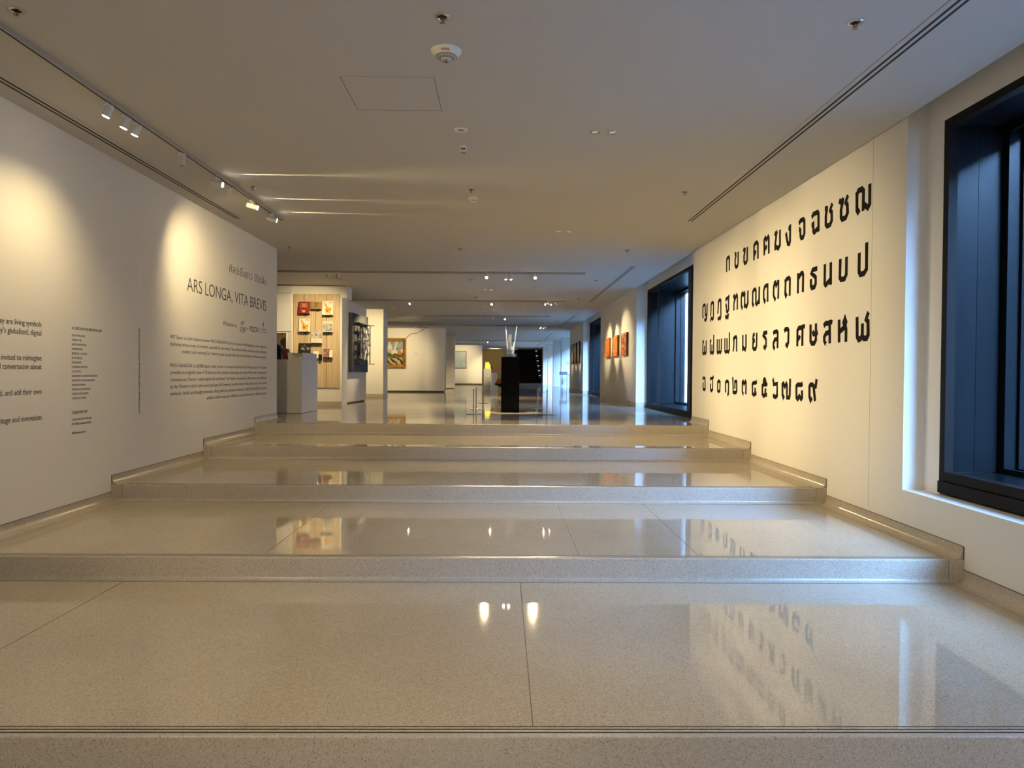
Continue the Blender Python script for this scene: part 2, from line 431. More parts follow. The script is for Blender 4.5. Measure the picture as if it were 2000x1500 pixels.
# joint of the square access panel in the ceiling
bm = BM()
for x0, x1, y0, y1 in ((-1.082, -0.46, 5.318, 5.322), (-1.082, -0.46, 4.722, 4.7235), (-1.0825, -1.0785, 4.722, 5.32), (-0.4635, -0.4595, 4.722, 5.32)):
    box(bm, x0, x1, y0, y1, ZC-0.0008, ZC+0.002)
obj('access_panel_joint', bm, MT['joint'], ceil)

# gallery side walls out to the left and the far end
bm = BM(); box(bm, -9.4, -9.2, YLE-0.2, YEND+6, ZF-0.1, ZC+0.01); struct('wall_left', bm, MT['wall'])
bm = BM(); box(bm, -9.4, XL-0.1, YLE-0.4, YLE-0.2, ZF-0.1, ZC+0.01); struct('wall_left', bm, MT['wall'])
bm = BM(); box(bm, -9.2, 1.25, YEND, YEND+0.2, ZF-0.1, ZC+0.01)
struct('wall_front', bm, mat('olive_brown_wall', (0.27, 0.20, 0.085), 0.7))
bm = BM(); box(bm, -9.2, 1.25, 55.5, YEND, 3.38, ZC-0.001); struct('trim_1', bm, MT['wall'])
# right wall beyond the third panel: white piers with tall glazing between them
PIERS = [(38.3, 38.75, 3.20, 4.6), (42.0, 42.5, 3.03, 3.8), (47.0, 47.5, 3.04, 3.8), (53.0, 53.5, 3.06, 3.8), (53.5, 58.4, 3.25, 3.8)]
for a, b, x0, x1 in PIERS:
    bm = BM(); box(bm, x0, x1, a, b, ZF-0.1, ZC); struct('wall_right', bm, MT['wall'])
gl = [(31.8, 38.3, 4.35), (38.75, 42.0, 3.65), (42.5, 47.0, 3.65), (47.5, 53.0, 3.65)]

# ---- windows
WIN = [0]
def window(a, b, xf, xg, z0, z1, mull, rail, jamb=0.06):
    """dark box window: room side frame at xf, navy lining, glazing at xg; b is the far (visible) end"""
    WIN[0] += 1
    w = bpy.data.objects.new('window_%d' % WIN[0], None); COL.objects.link(w); w.location = (xf, (a+b)/2, z0); w['kind'] = 'structure'
    bpy.context.view_layer.update()
    bm = BM(); e = 0.004
    box(bm, xf-e, xf+0.06, b-jamb, b, z0, z1); box(bm, xf-e, xf+0.06, a, a+jamb, z0, z1)
    box(bm, xf-e, xf+0.06, a+jamb, b-jamb, z1-0.055, z1)
    obj('frame', bm, MT['frame'], w)
    bm = BM(); bbox(bm, xf-e-0.012, xf+0.07, a, b, z0, z0+rail*0.55, 0.003); bbox(bm, xf-e, xf+0.07, a+jamb, b-jamb, z0+rail*0.57, z0+rail, 0.003)
    obj('bottom_rail', bm, MT['frame'], w)
    bm = BM()
    seam = (xf+0.06+xg-0.18)/2
    for p, q in ((xf+0.06, seam-0.0015), (seam+0.0015, xg-0.16)):
        box(bm, p, q, b-jamb+0.005, b-0.005, z0+rail, z1-0.05)
        box(bm, p, q, a+0.005, a+jamb-0.005, z0+rail, z1-0.05)
    obj('side_lining', bm, MT['navy'], w)
    bm = BM(); box(bm, xf+0.06, xg-0.16, a+jamb, b-jamb, z1-0.052, z1-0.02); obj('head_lining', bm, MT['navy'], w)
    bm = BM(); box(bm, xf+0.07, xg-0.16, a+jamb, b-jamb, z0+0.02, z0+rail-0.004); obj('floor_lining', bm, MT['navy'], w)
    bm = BM()
    for p, q, d in ((xg-0.16, xg-0.12, 0.055), (xg-0.12, xg-0.05, 0.025), (xg-0.05, xg+0.05, 0.05)):
        box(bm, p, q, b-jamb-d, b, z0+0.02, z1); box(bm, p, q, a, a+jamb+d, z0+0.02, z1)
        box(bm, p, q, a+jamb+d, b-jamb-d, z1-0.05-d, z1); box(bm, p, q, a+jamb+d, b-jamb-d, z0+0.02, z0+rail+d*0.6)
    obj('outer_frame', bm, MT['navy'], w)
    bm = BM()
    for y, wd, x in mull: box(bm, x-0.02, x+0.03, y-wd/2, y+wd/2, z0+rail*0.9, z1-0.05)
    if mull: obj('mullion', bm, MT['black'], w)
    bm = BM(); box(bm, xg-0.004, xg+0.004, a+jamb+0.05, b-jamb-0.05, z0+rail+0.03, z1-0.1); obj('pane', bm, MT['glass'], w)
    return w
window(0.82, 5.125, 3.19, 3.74, 0.658, 3.347, [(4.0, 0.06, 3.74), (2.9, 0.06, 3.74), (1.8, 0.06, 3.74)], 0.155)
window(11.337, 16.01, 3.27, 4.05, ZF, 3.392, [(14.86, 0.03, 3.27), (12.34, 0.2, 3.27), (13.6, 0.06, 4.05)], 0.10)
window(21.94, 26.56, 3.27, 4.05, ZF, 3.392, [(25.4, 0.03, 3.27), (22.9, 0.2, 3.27), (24.2, 0.06, 4.05)], 0.10)
for a, b, x in gl:
    WIN[0] += 1
    bm = BM()
    for y in (a, (a+b)/2-0.03, b-0.06): box(bm, x, x+0.08, y, y+0.06, ZF, ZC)
    box(bm, x, x+0.08, a, b, ZF, ZF+0.06); box(bm, x, x+0.08, a, b, ZC-0.06, ZC)
    w = struct('window_%d' % WIN[0], bm, MT['lampw'])
    bm = BM(); box(bm, x+0.035, x+0.045, a+0.05, b-0.05, ZF+0.05, ZC-0.05); obj('pane', bm, MT['glass'], w)
# outside: a paved light well and the louvred wall across it
bm = BM(); box(bm, 3.8, 9.0, -14, 66, -0.4, 0.05); struct('ground_outside', bm, MT['extg'])
bm = BM(); box(bm, 9.0, 9.2, -14, 66, 0.0, 5.9)
for i in range(0, 148): box(bm, 8.96, 9.0, -8+i*0.5, -8+i*0.5+0.44, 0.0, 5.9)
struct('wall_outside', bm, MT['ext'])
bm = BM(); box(bm, 3.0, 5.3, YEND+7.8, YEND+8.2, ZF, ZC+1); struct('wall_end', bm, MT['ext'])

# ---- dark staircase at the far end
SW = mat('black_stair_wall', (0.006, 0.005, 0.005), 0.8, spec=0.1)
for q in ((1.2, 3.9, YEND+6.0, YEND+6.2, ZF, 7.0), (1.05, 1.25, YEND, YEND+6.2, ZF, 7.0), (3.2, 3.4, YEND, YEND+6.2, ZF, 7.0), (1.0, 3.6, YEND-0.1, YEND+6.3, 7.0, 7.2), (1.0, 3.6, YEND-0.1, YEND, ZC+0.02, 7.0)):
    bm = BM(); box(bm, *q); struct('wall_stairwell', bm, SW)
spot('stair_fill', (2.2, YEND+1.2, 6.6), (2.2, YEND+2.5, 1.5), 150, 80, 1.0)  # added fill spot for the stairs, has no fixture
st = thing('staircase', 'wide black open staircase rising at the far end of the gallery', 'staircase', (2.2, YEND+0.3, ZF))
TREADM = mat('dark_stair_tread', (0.035, 0.027, 0.022), 0.5, spec=0.2)
for i in range(20):
    bm = BM(); bbox(bm, 1.28, 3.0, YEND+0.3+i*0.26, YEND+0.3+i*0.26+0.25, ZF+0.145+i*0.155, ZF+0.19+i*0.155, 0.006); obj('tread', bm, TREADM, st)
bm = BM(); extrude(bm, [(YEND+0.35, ZF), (YEND+0.6, ZF), (YEND+5.6, ZF+2.95), (YEND+5.6, ZF+3.3)], 'x', 1.25, 1.28); obj('stringer', bm, MT['black'], st)
bm = BM(); extrude(bm, [(YEND+0.35, ZF), (YEND+0.6, ZF), (YEND+5.6, ZF+2.95), (YEND+5.6, ZF+3.3)], 'x', 3.0, 3.03); obj('stringer', bm, MT['black'], st)
PL = mat('lit_step_marker', (0.5, 0.5, 0.5), 0.5, emit=(0.9, 0.93, 1.0), estr=0.35)
PG = mat('grey_step_marker', (0.10, 0.10, 0.11), 0.4)
for i in range(6):
    z = ZF+0.35+i*0.40; x = 3.10-0.06*i
    bm = BM(); bbox(bm, x-0.08, x+0.08, YEND+0.2, YEND+0.22, z, z+0.17, 0.004); g = obj('marker_plate', bm, PG, st)
    bm = BM(); bbox(bm, x-0.08, x+0.08, YEND+0.2, YEND+0.22, z+0.20, z+0.27, 0.004); obj('lit_strip', bm, PL, g)

# ================================================================== LETTERING
# right wall: strokes in millimetres, (y along the wall, z up)
LETTERS = [
 [('ko_kai',[[(9611,2890),(9617,3056),(9583,3076),(9517,3078),(9503,3048),(9497,2892)]]),
  ('kho_khai',[[(9237,3089),(9239,3038),(9267,3000),(9261,2930),(9224,2898),(9173,2904),(9148,2934),(9148,3087)],[(9283,3081),(9237,3077)]]),
  ('kho_khuat',[[(8952,3089),(8930,3067),(8888,3073)],[(8888,3090),(8895,3033),(8924,2997),(8922,2930),(8890,2897),(8840,2899),(8805,2927),(8808,3088)]]),
  ('kho_khwai',[[(8566,2883),(8572,3057),(8536,3079),(8476,3084),(8440,3056),(8434,2882)],[(8562,2944),(8519,2972),(8517,2996)]]),
  ('kho_khon',[[(8231,2887),(8237,3064),(8207,3087),(8160,3056),(8116,3085),(8095,3059),(8089,2885)],[(8233,2945),(8175,2971),(8173,2998)]]),
  ('kho_rakhang',[[(7920,3087),(7896,3067),(7842,3085)],[(7870,3071),(7884,3003),(7902,2961),(7899,2888)],[(7901,2938),(7815,2894),(7765,2927),(7771,3093)]]),
  ('ngo_ngu',[[(7605,3025),(7574,2945),(7546,2896),(7511,2890),(7493,2917),(7494,3092)],[(7538,3056),(7497,3058)]]),
  ('cho_chan',[[(7273,3052),(7236,3076),(7165,3075),(7141,3051),(7137,2929),(7165,2895),(7210,2895),(7231,2923),(7237,2997)],[(7271,2991),(7237,2992)]]),
  ('cho_ching',[[(6971,3050),(6935,3075),(6844,3075),(6822,3054),(6817,2882)],[(6938,3003),(6929,2912),(6907,2892),(6825,2921)],[(6972,2973),(6937,2973)]]),
  ('cho_chang',[[(6644,3085),(6648,3044),(6665,2998),(6663,2920),(6632,2896),(6574,2900),(6542,2933),(6547,3009),(6579,3032),(6535,3086)],[(6687,3068),(6644,3069)]]),
  ('so_so',[[(6406,3079),(6363,3054),(6326,3076)],[(6331,3086),(6340,3043),(6364,2990),(6362,2920),(6336,2896),(6275,2899),(6243,2934),(6250,3007),(6281,3035),(6240,3087)]]),
  ('cho_choe',[[(6033,2916),(6058,2895),(6077,2921),(6080,3051),(6056,3078),(5998,3079),(5970,3054),(5971,2888)],[(5970,2948),(5894,2898),(5865,2923),(5868,3089)],[(6102,3049),(6081,3055)]]),
  ],
 [('yo_ying',[[(10709,2353),(10734,2388),(10733,2528),(10688,2546),(10633,2545),(10609,2520),(10604,2402),(10566,2381),(10519,2407),(10514,2553)],[(10644,2333),(10592,2309),(10536,2335),(10517,2415)]]),
  ('do_chada',[[(10332,2351),(10318,2390),(10312,2516),(10278,2539),(10230,2542),(10197,2521),(10190,2340),(10212,2299)],[(10327,2273),(10304,2316),(10261,2317),(10234,2298),(10192,2313)]]),
  ('to_patak',[[(9989,2356),(9973,2407),(9963,2521),(9928,2539),(9883,2543),(9853,2524),(9845,2312),(9873,2277),(9906,2301),(9938,2282),(9987,2291)]]),
  ('tho_than',[[(9647,2506),(9613,2530),(9536,2533),(9515,2509),(9510,2377),(9548,2350),(9593,2362),(9605,2448)],[(9645,2441),(9605,2447)],[(9548,2534),(9480,2554)],[(9643,2270),(9616,2294),(9575,2267),(9550,2293),(9526,2266),(9512,2322)]]),
  ('tho_montho',[[(9322,2541),(9291,2519),(9248,2540)],[(9288,2341),(9292,2432),(9267,2473),(9284,2524)],[(9282,2464),(9225,2507),(9183,2538),(9161,2511),(9154,2342)]]),
  ('tho_phuthao',[[(8955,2369),(8975,2345),(9003,2384),(9006,2474),(8988,2526),(8957,2532),(8936,2499),(8900,2531),(8880,2512),(8883,2338)],[(8881,2379),(8810,2344),(8764,2388),(8766,2543)]]),
  ('no_nen',[[(8558,2364),(8579,2342),(8599,2368),(8594,2503),(8567,2525),(8515,2529),(8489,2509),(8484,2360),(8458,2343),(8383,2383)],[(8378,2545),(8378,2338)]]),
  ('do_dek',[[(8175,2371),(8200,2347),(8231,2392),(8234,2475),(8209,2516),(8167,2529),(8110,2529),(8107,2338)]]),
  ('to_tao',[[(7872,2364),(7890,2341),(7932,2397),(7930,2483),(7901,2528),(7878,2530),(7859,2489),(7815,2526),(7793,2526),(7796,2339)]]),
  ('tho_thung',[[(7558,2371),(7586,2343),(7602,2373),(7598,2501),(7574,2526),(7508,2530),(7483,2514),(7483,2338)],[(7625,2504),(7599,2510)]]),
  ('tho_thahan',[[(7276,2340),(7276,2548)],[(7271,2491),(7204,2535),(7169,2533),(7153,2511),(7155,2340)]]),
  ('tho_thong',[[(6831,2533),(6935,2531),(6963,2501),(6901,2471),(6864,2448),(6862,2390),(6888,2360),(6946,2358),(6968,2382),(6970,2449)]]),
  ('no_nu',[[(6671,2549),(6669,2365),(6649,2349),(6551,2391)],[(6551,2548),(6546,2339)]]),
  ('bo_baimai',[[(6366,2548),(6369,2382),(6345,2360),(6281,2360),(6250,2394),(6250,2549)]]),
  ('po_pla',[[(6025,2546),(6025,2386),(6003,2359),(5942,2359),(5902,2391),(5905,2612)]]),
  ],
 [('pho_phueng',[[(10658,2000),(10712,1991),(10716,1835),(10676,1811),(10625,1831),(10629,1931)],[(10625,1825),(10576,1811),(10537,1841),(10544,2006)]]),
  ('fo_fa',[[(10280,1999),(10328,1987),(10327,1838),(10297,1811),(10245,1828),(10249,1937)],[(10245,1825),(10192,1808),(10161,1840),(10165,2071)]]),
  ('pho_phan',[[(9996,2003),(9994,1828),(9959,1805),(9904,1824),(9904,1998)],[(9900,1822),(9839,1808),(9810,1836),(9805,2002)]]),
  ('fo_fan',[[(9655,1999),(9649,1831),(9612,1805),(9556,1821),(9563,1995)],[(9556,1818),(9498,1804),(9458,1837),(9461,2066)]]),
  ('pho_samphao',[[(9297,1805),(9294,1832),(9276,1870),(9274,1965),(9251,1989),(9188,1993),(9168,1972),(9164,1801)],[(9311,1970),(9274,1978)]]),
  ('mo_ma',[[(8933,2003),(8930,1800)],[(8922,1850),(8840,1813),(8812,1858),(8815,2005)]]),
  ('yo_yak',[[(8510,1990),(8554,1982),(8568,1937),(8534,1911),(8504,1917)],[(8534,1909),(8566,1887),(8566,1831),(8529,1810),(8471,1815),(8443,1850),(8442,2003)]]),
  ('ro_ruea',[[(8106,1988),(8209,1986),(8234,1959),(8172,1934),(8141,1905),(8141,1838),(8172,1810),(8214,1837)]]),
  ('lo_ling',[[(7927,1963),(7892,1982),(7822,1983),(7797,1968),(7798,1796)],[(7799,1900),(7878,1895),(7916,1857),(7915,1819),(7896,1799),(7880,1823)]]),
  ('wo_waen',[[(7615,1972),(7587,1991),(7524,1990),(7502,1973),(7503,1850),(7534,1811),(7574,1837)]]),
  ('so_sala',[[(7272,1797),(7274,1958),(7242,1984),(7163,1984),(7151,1965),(7150,1797)],[(7163,1988),(7117,1994),(7114,2014)],[(7268,1862),(7221,1889),(7214,1907)]]),
  ('so_ruesi',[[(6965,2001),(6960,1839),(6929,1812),(6875,1813),(6841,1847),(6844,2003)],[(6912,1936),(6895,1903),(6832,1904),(6804,1918)]]),
  ('so_suea',[[(6677,1966),(6643,1988),(6567,1987),(6554,1969),(6549,1798)],[(6568,1990),(6526,1996),(6522,2015)],[(6554,1901),(6624,1896),(6663,1862),(6662,1830),(6645,1805),(6632,1826)]]),
  ('ho_hip',[[(6372,2004),(6366,1798)],[(6367,1890),(6277,1927),(6246,1922),(6240,1907),(6240,1797)],[(6263,1994),(6261,1953)]]),
  ('lo_chula',[[(6048,2003),(6041,1834),(6015,1807),(5984,1814),(5955,1838),(5955,1941)],[(5954,1830),(5926,1813),(5884,1813),(5859,1841),(5865,1952),(5897,1970),(5859,2028)]]),
  ],
 [('o_ang',[[(10708,1432),(10655,1453),(10585,1446),(10568,1292),(10620,1271),(10673,1290),(10677,1385)]]),
  ('ho_nokhuk',[[(10319,1431),(10274,1448),(10195,1444),(10189,1291),(10240,1268),(10290,1281),(10294,1371)],[(10205,1444),(10151,1475)]]),
  ('zero',[[(9914,1411),(9953,1394),(9949,1277),(9899,1265),(9848,1280),(9844,1396),(9893,1413),(9929,1407)]]),
  ('one',[[(9580,1262),(9604,1295),(9602,1394),(9560,1413),(9498,1412),(9478,1391),(9475,1253),(9517,1232)]]),
  ('two',[[(9313,1470),(9298,1442),(9279,1276),(9238,1267),(9165,1273),(9140,1297),(9144,1424)],[(9144,1416),(9215,1412),(9219,1319)]]),
  ('three',[[(8891,1287),(8900,1263),(8926,1294),(8930,1403),(8898,1419),(8865,1386),(8813,1420),(8793,1401),(8797,1260)]]),
  ('four',[[(8420,1424),(8457,1407),(8538,1406),(8569,1385),(8561,1279),(8519,1259),(8477,1274),(8471,1349)],[(8477,1272),(8426,1285)]]),
  ('five',[[(8084,1403),(8120,1392),(8199,1392),(8239,1375),(8235,1281),(8192,1257),(8147,1276),(8135,1349)],[(8147,1274),(8092,1273)],[(8204,1409),(8193,1445),(8164,1454),(8142,1433),(8146,1410)]]),
  ('six',[[(7922,1461),(7901,1428),(7896,1397),(7795,1406),(7791,1279),(7828,1258),(7886,1263),(7901,1290)]]),
  ('seven',[[(7597,1285),(7621,1256),(7642,1291),(7646,1399),(7617,1412),(7582,1377),(7542,1413),(7526,1393),(7521,1263),(7460,1265),(7447,1297),(7442,1465)]]),
  ('eight',[[(7131,1419),(7162,1404),(7253,1404),(7282,1385),(7277,1274),(7245,1257),(7207,1289),(7163,1260),(7139,1279),(7145,1349)]]),
  ('nine',[[(6914,1283),(6943,1252),(6967,1291),(6970,1388),(6948,1408),(6900,1409),(6867,1387),(6830,1396),(6814,1466)],[(6882,1408),(6841,1252)]]),
  ],
]

TOPW = ['top', 'second', 'third', 'bottom']
def thai_letter(name, strokes, row, idx, digit):
    ys = [p[0] for s in strokes for p in s]; zs = [p[1] for s in strokes for p in s]
    bm = BM(); w = 48.0
    for k, s in enumerate(strokes):
        Lf, Rt = ribbon(s, w)
        lay = 0.0016+0.00012*k
        A = [bm.verts.new((XR-lay, p.x/1000, p.y/1000)) for p in Lf]; B = [bm.verts.new((XR-lay, p.x/1000, p.y/1000)) for p in Rt]
        A2 = [bm.verts.new((XR-0.0002, p.x/1000, p.y/1000)) for p in Lf]; B2 = [bm.verts.new((XR-0.0002, p.x/1000, p.y/1000)) for p in Rt]
        n = len(A)
        for i in range(n-1):
            for q in ((A[i], A[i+1], B[i+1], B[i]), (A[i], A2[i], A2[i+1], A[i+1]), (B[i], B[i+1], B2[i+1], B2[i])): bm.faces.new(q)
        bm.faces.new((A[0], B[0], B2[0], A2[0])); bm.faces.new((A[-1], A2[-1], B2[-1], B[-1]))
    if name == 'ho_hip':
        c = [(XR-0.0021, 0, 0)]
        cy, cz = strokes[2][0][0], (strokes[2][0][1]+strokes[2][1][1])/2
        d = [(cy, cz+75), (cy+48, cz), (cy, cz-75), (cy-48, cz)]
        extrude(bm, [(p[0]/1000, p[1]/1000) for p in d], 'x', XR-0.0022, XR-0.0002)
    loc = (XR, (min(ys)+max(ys))/2000, min(zs)/1000)
    o = obj('thai_digit' if digit else 'thai_letter', bm, MT['vinyl'], loc=loc)
    what = ('digit ' if digit else 'letter ')+name.replace('_', ' ')
    tag(o, 'flat black Thai %s in the %s row of lettering on the right wall' % (what, TOPW[row]), 'letter', 'black Thai lettering on the right wall')
for r, row in enumerate(LETTERS):
    for i, (n, st_) in enumerate(row):
        thai_letter(n, st_, r, i, r == 3 and i >= 2)

# left wall
FL = lambda u, v: (XL+0.0004, u, v)
def wall_text(label, lines, m='ink', group=None, name='wall_text'):
    """lines: (body, y0, y1, z, cap, bold)"""
    z = min(l[3] for l in lines); y = min(l[1] for l in lines)
    if len(lines) == 1:
        b, y0, y1, zz, cap, bold = lines[0]; bm = BM(); text_on(bm, b, FL, y0, y1, zz, cap, bold); solidify(bm, (1, 0, 0), 0.0008)
        o = obj(name, bm, MT[m], loc=(XL, y, z)); return tag(o, label, 'wall text', group)
    t = thing(name, label, 'wall text', (XL, y, z), group)
    for b, y0, y1, zz, cap, bold in lines:
        bm = BM(); text_on(bm, b, FL, y0, y1, zz, cap, bold); solidify(bm, (1, 0, 0), 0.0008); obj('text_line', bm, MT[m], t)
    return t
wall_text('large thin capital lettering ARS LONGA, VITA BREVIS on the left wall', [('ARS LONGA, VITA BREVIS', 8.141, 10.855, 2.413, 0.152, -0.006)])
wall_text('thin Thai title lettering above ARS LONGA on the left wall', [('ศิลปะยืนยาว', 9.396, 10.24, 2.802, 0.087*1.15, -0.007), ('ชีวิตสั้น', 10.336, 10.854, 2.804, 0.087*1.15, -0.007)])
wall_text('small grey words Welcome to beside the logos on the left wall', [('Welcome to', 9.175, 9.643, 2.088, 0.058, -0.004)])
t = thing('wall_logo', 'dark stacked logo ART over upside-down SPACE on the left wall', 'logo', (XL, 9.76, 2.035))
bm = BM(); text_on(bm, 'ART', FL, 9.807, 9.946, 2.135, 0.055); solidify(bm, (1, 0, 0), 0.0008); obj('lettering', bm, MT['ink'], t)
bm = BM(); text_on(bm, 'SPACE', FL, 9.76, 9.991, 2.055, 0.058, flip=True); solidify(bm, (1, 0, 0), 0.0008); obj('lettering', bm, MT['ink'], t)
bm = BM(); box(bm, XL, XL+0.001, 9.803, 9.95, 2.036, 2.044); obj('underline', bm, MT['ink'], t)
wall_text('tiny word by between the two dark logos on the left wall', [('by', 10.036, 10.093, 2.088, 0.026, 0)])
# rounded one-line lettering of the museum logo
t = thing('wall_logo', 'dark rounded monoline MOCA logo on the left wall', 'logo', (XL, 10.139, 2.07))
def mono(pls, w=0.011):
    bm = BM()
    for k, s in enumerate(pls):
        Lf, Rt = ribbon(s, w)
        for i in range(len(Lf)-1):
            q = [(XL+0.0004, p.x, p.y) for p in (Lf[i], Lf[i+1], Rt[i+1], Rt[i])]
            bm.faces.new([bm.verts.new(v) for v in q])
    solidify(bm, (1, 0, 0), 0.0008+0.0001*len(pls)); return bm
h0, h1 = 2.072, 2.135
def arch(y0, y1, c=0.02): return [(y0, h0), (y0, h1-c), (y0+c, h1), (y1-c, h1), (y1, h1-c), (y1, h0)]
def ring(y0, y1, c=0.018): return [(y0+c, h0), (y0, h0+c), (y0, h1-c), (y0+c, h1), (y1-c, h1), (y1, h1-c), (y1, h0+c), (y1-c, h0), (y0+c, h0)]
obj('lettering', mono([arch(10.145, 10.225), [(10.185, h0), (10.185, h1)]]), MT['ink'], t)
obj('lettering', mono([ring(10.240, 10.320)]), MT['ink'], t)
obj('lettering', mono([[(10.412, h1-0.01), (10.40, h1), (10.352, h1), (10.335, h1-0.018), (10.335, h0+0.018), (10.352, h0), (10.40, h0), (10.412, h0+0.01)]]), MT['ink'], t)
obj('lettering', mono([arch(10.425, 10.507), [(10.425, h0+0.025), (10.507, h0+0.025)]]), MT['ink'], t)
t = thing('wall_logo', 'small hotel logo with a tree emblem and fine lettering on the left wall', 'logo', (XL, 10.587, 2.079))
bm = mono([[(10.723, 2.166), (10.723, 2.238)], [(10.723, 2.18), (10.705, 2.195), (10.708, 2.21)], [(10.723, 2.18), (10.741, 2.197), (10.737, 2.212)], [(10.723, 2.205), (10.71, 2.222)], [(10.723, 2.205), (10.736, 2.224)], [(10.712, 2.166), (10.734, 2.166)]], 0.006)
obj('tree_emblem', bm, MT['ink'], t)
for b, y0, y1, z, c in (('FOUR SEASONS', 10.587, 10.859, 2.123, 0.015), ('HOTEL', 10.690, 10.770, 2.103, 0.009), ('BANGKOK AT CHAO PHRAYA RIVER', 10.587, 10.859, 2.081, 0.009)):
    bm = BM(); text_on(bm, b, FL, y0, y1, z, c); solidify(bm, (1, 0, 0), 0.0008); obj('text_line', bm, MT['ink'], t)
wall_text('upper paragraph of dark text about ART Space on the left wall', [
 ('ART Space is a joint initiative between MOCA BANGKOK and Four Seasons Hotel Bangkok to create a space for', 7.73, 10.865, 1.851, 0.039, 0),
 ('displaying various arrays of artworks, especially by local artists. The exhibition will be rotated quarterly, so Bangkok', 7.73, 10.866, 1.774, 0.039, 0),
 ('residents and returning Four Seasons guests can appreciate the most interesting of talents on property.', 8.01, 10.866, 1.698, 0.039, 0)])
wall_text('lower paragraph of dark text about MOCA BANGKOK on the left wall', [
 ('MOCA BANGKOK is a 20,000 square meter private art museum located near Don Mueang Airport. The museum', 7.73, 10.88, 1.541, 0.039, 0),
 ('provides an insightful view of Thailand and her people; showcasing more than 900 works of modern and', 7.735, 10.88, 1.464, 0.039, 0),
 ('contemporary Thai art - some inspired by traditional. Thai modes of expression, while others were influenced', 7.735, 10.88, 1.386, 0.039, 0),
 ('by the Western artistic styles and techniques. All, however, provide viewers with glimpses into Thai creative', 7.735, 10.88, 1.309, 0.039, 0),
 ('evolution, beliefs and thought processes. Along with the permanent collection, MOCA BANGKOK also invites', 7.735, 10.88, 1.232, 0.039, 0),
 ('artists to hold temporary exhibitions and perform their art within the space.', 8.69, 10.876, 1.155, 0.039, 0)])
NAMES = [('ADD PEERAPAT', 6.165), ('APHIST SID', 6.115), ('ARTSAVEWORLD', 6.183), ('BAMBAMMS', 6.126), ('BEEJOIR X GONG', 6.192), ('BLACKBUZZ', 6.126), ('KANRAPEE', 6.109), ('KOMSAN PHETSIT', 6.201), ('LUCKYLEG', 6.107),
         ('NARAPHAT SAKARTHORNSAP', 6.348), ('NATNAPAT KULLANANANT', 6.31), ('PHAYANCHANA', 6.164), ('SORNCHAI PHONGSA', 6.24), ('TEERAPON SISUNG', 6.214), ('TUNLAYA DUNN', 6.173)]
wall_text('narrow column of names headed A GROUP EXHIBITION BY on the left wall', [('A GROUP EXHIBITION BY', 5.974, 6.422, 1.839, 0.022, 0.008)] +
          [(n, 5.974, y, 1.781-0.0376*i, 0.0172, -0.004) for i, (n, y) in enumerate(NAMES)])
wall_text('short column of text headed CURATED BY on the left wall', [('CURATED BY', 5.973, 6.197, 1.133, 0.023, 0.014), ('KAMONKORN RAKARJ', 5.973, 6.251, 1.077, 0.0172, -0.004), ('KIT BENCHARONGKUL', 5.973, 6.255, 1.039, 0.0172, -0.004)])
wall_text('small hashtag line below the CURATED BY column on the left wall', [('#thaipography', 5.973, 6.173, 0.966, 0.018, 0.004)])
# statement text running out of the frame at the left edge
vs = text_shape('living symbols'); KR = (5.584-5.280)/((vs[3]-vs[2])*0.041/CAPH)
t = thing('wall_text', 'larger dark statement text cut off by the left edge of the photo', 'wall text', (XL, 5.0, 1.11))
for b, y1, z in (('they are living symbols', 5.584, 1.832), ("today's globalized, digital", 5.582, 1.765), ('are invited to reimagine', 5.583, 1.571), ('and conversation about', 5.585, 1.505), ('and, and add their own', 5.584, 1.312), ('heritage and innovation.', 5.592, 1.113)):
    bm = BM(); text_on(bm, b, FL, 0, y1, z, 0.041, 0, keep_ratio=KR, align='R'); solidify(bm, (1, 0, 0), 0.0008); obj('text_line', bm, MT['ink'], t)
# vertical lines reading downwards
def vtext(body, y, z0, z1, cap, m, label):
    bm = BM(); text_on(bm, body, lambda u, v: (XL+0.0004, y+v, z0-u), 0, z0-z1, 0, cap); solidify(bm, (1, 0, 0), 0.0008)
    tag(obj('wall_text', bm, MT[m], loc=(XL, y, z1)), label, 'wall text')
vtext('www.mocabangkok.com', 7.05, 2.561, 2.165, 0.024, 'white', 'white web address running down the left wall')
vtext('#MocaFSArtspace #MocaBangkok #FSBangkok', 7.065, 1.915, 1.075, 0.026, 'ink', 'dark line of hashtags running down the left wall')

# ================================================================== CEILING FITTINGS
def place_row(i): return ['first', 'second', 'third', 'fourth', 'fifth', 'sixth', 'seventh', 'eighth', 'ninth'][i]
# sprinklers: first one built at the origin (z = ceiling), then copied
def sprinkler(loc, label):
    t = thing('sprinkler', label, 'sprinkler', (0, 0, 0), 'chrome ceiling sprinklers')
    bm = BM(); lathe(bm, [(0.026, -0.001), (0.029, -0.006), (0.040, -0.005), (0.044, -0.001), (0.044, 0.0)], seg=32); obj('escutcheon', bm, MT['chrome'], t, smooth=True)
    bm = BM(); lathe(bm, [(0.0, -0.0012), (0.027, -0.0012), (0.027, 0.0)], seg=24); obj('cup', bm, MT['slot'], t)
    bm = BM(); cyl(bm, (0, 0, 0), (0, 0, -0.014), 0.009, seg=12)
    for s in (-1, 1):
        tube(bm, [(s*0.008, 0, -0.010), (s*0.013, 0, -0.020), (s*0.004, 0, -0.030)], 0.0022, 6)
    cyl(bm, (0, 0, -0.012), (0, 0, -0.031), 0.0026, seg=8); obj('sprinkler_head', bm, MT['brass'], t)
    bm = BM(); lathe(bm, [(0.0, -0.030), (0.006, -0.031), (0.0145, -0.0335), (0.0145, -0.035), (0.0, -0.0345)], seg=20); obj('deflector', bm, MT['brass'], t)
    t.location = loc; t['label'] = label
    return t
SPY = [3.92, 7.57, 11.18, 14.79, 18.3, 21.8, 25.4, 29.0, 32.6]
sp0 = None
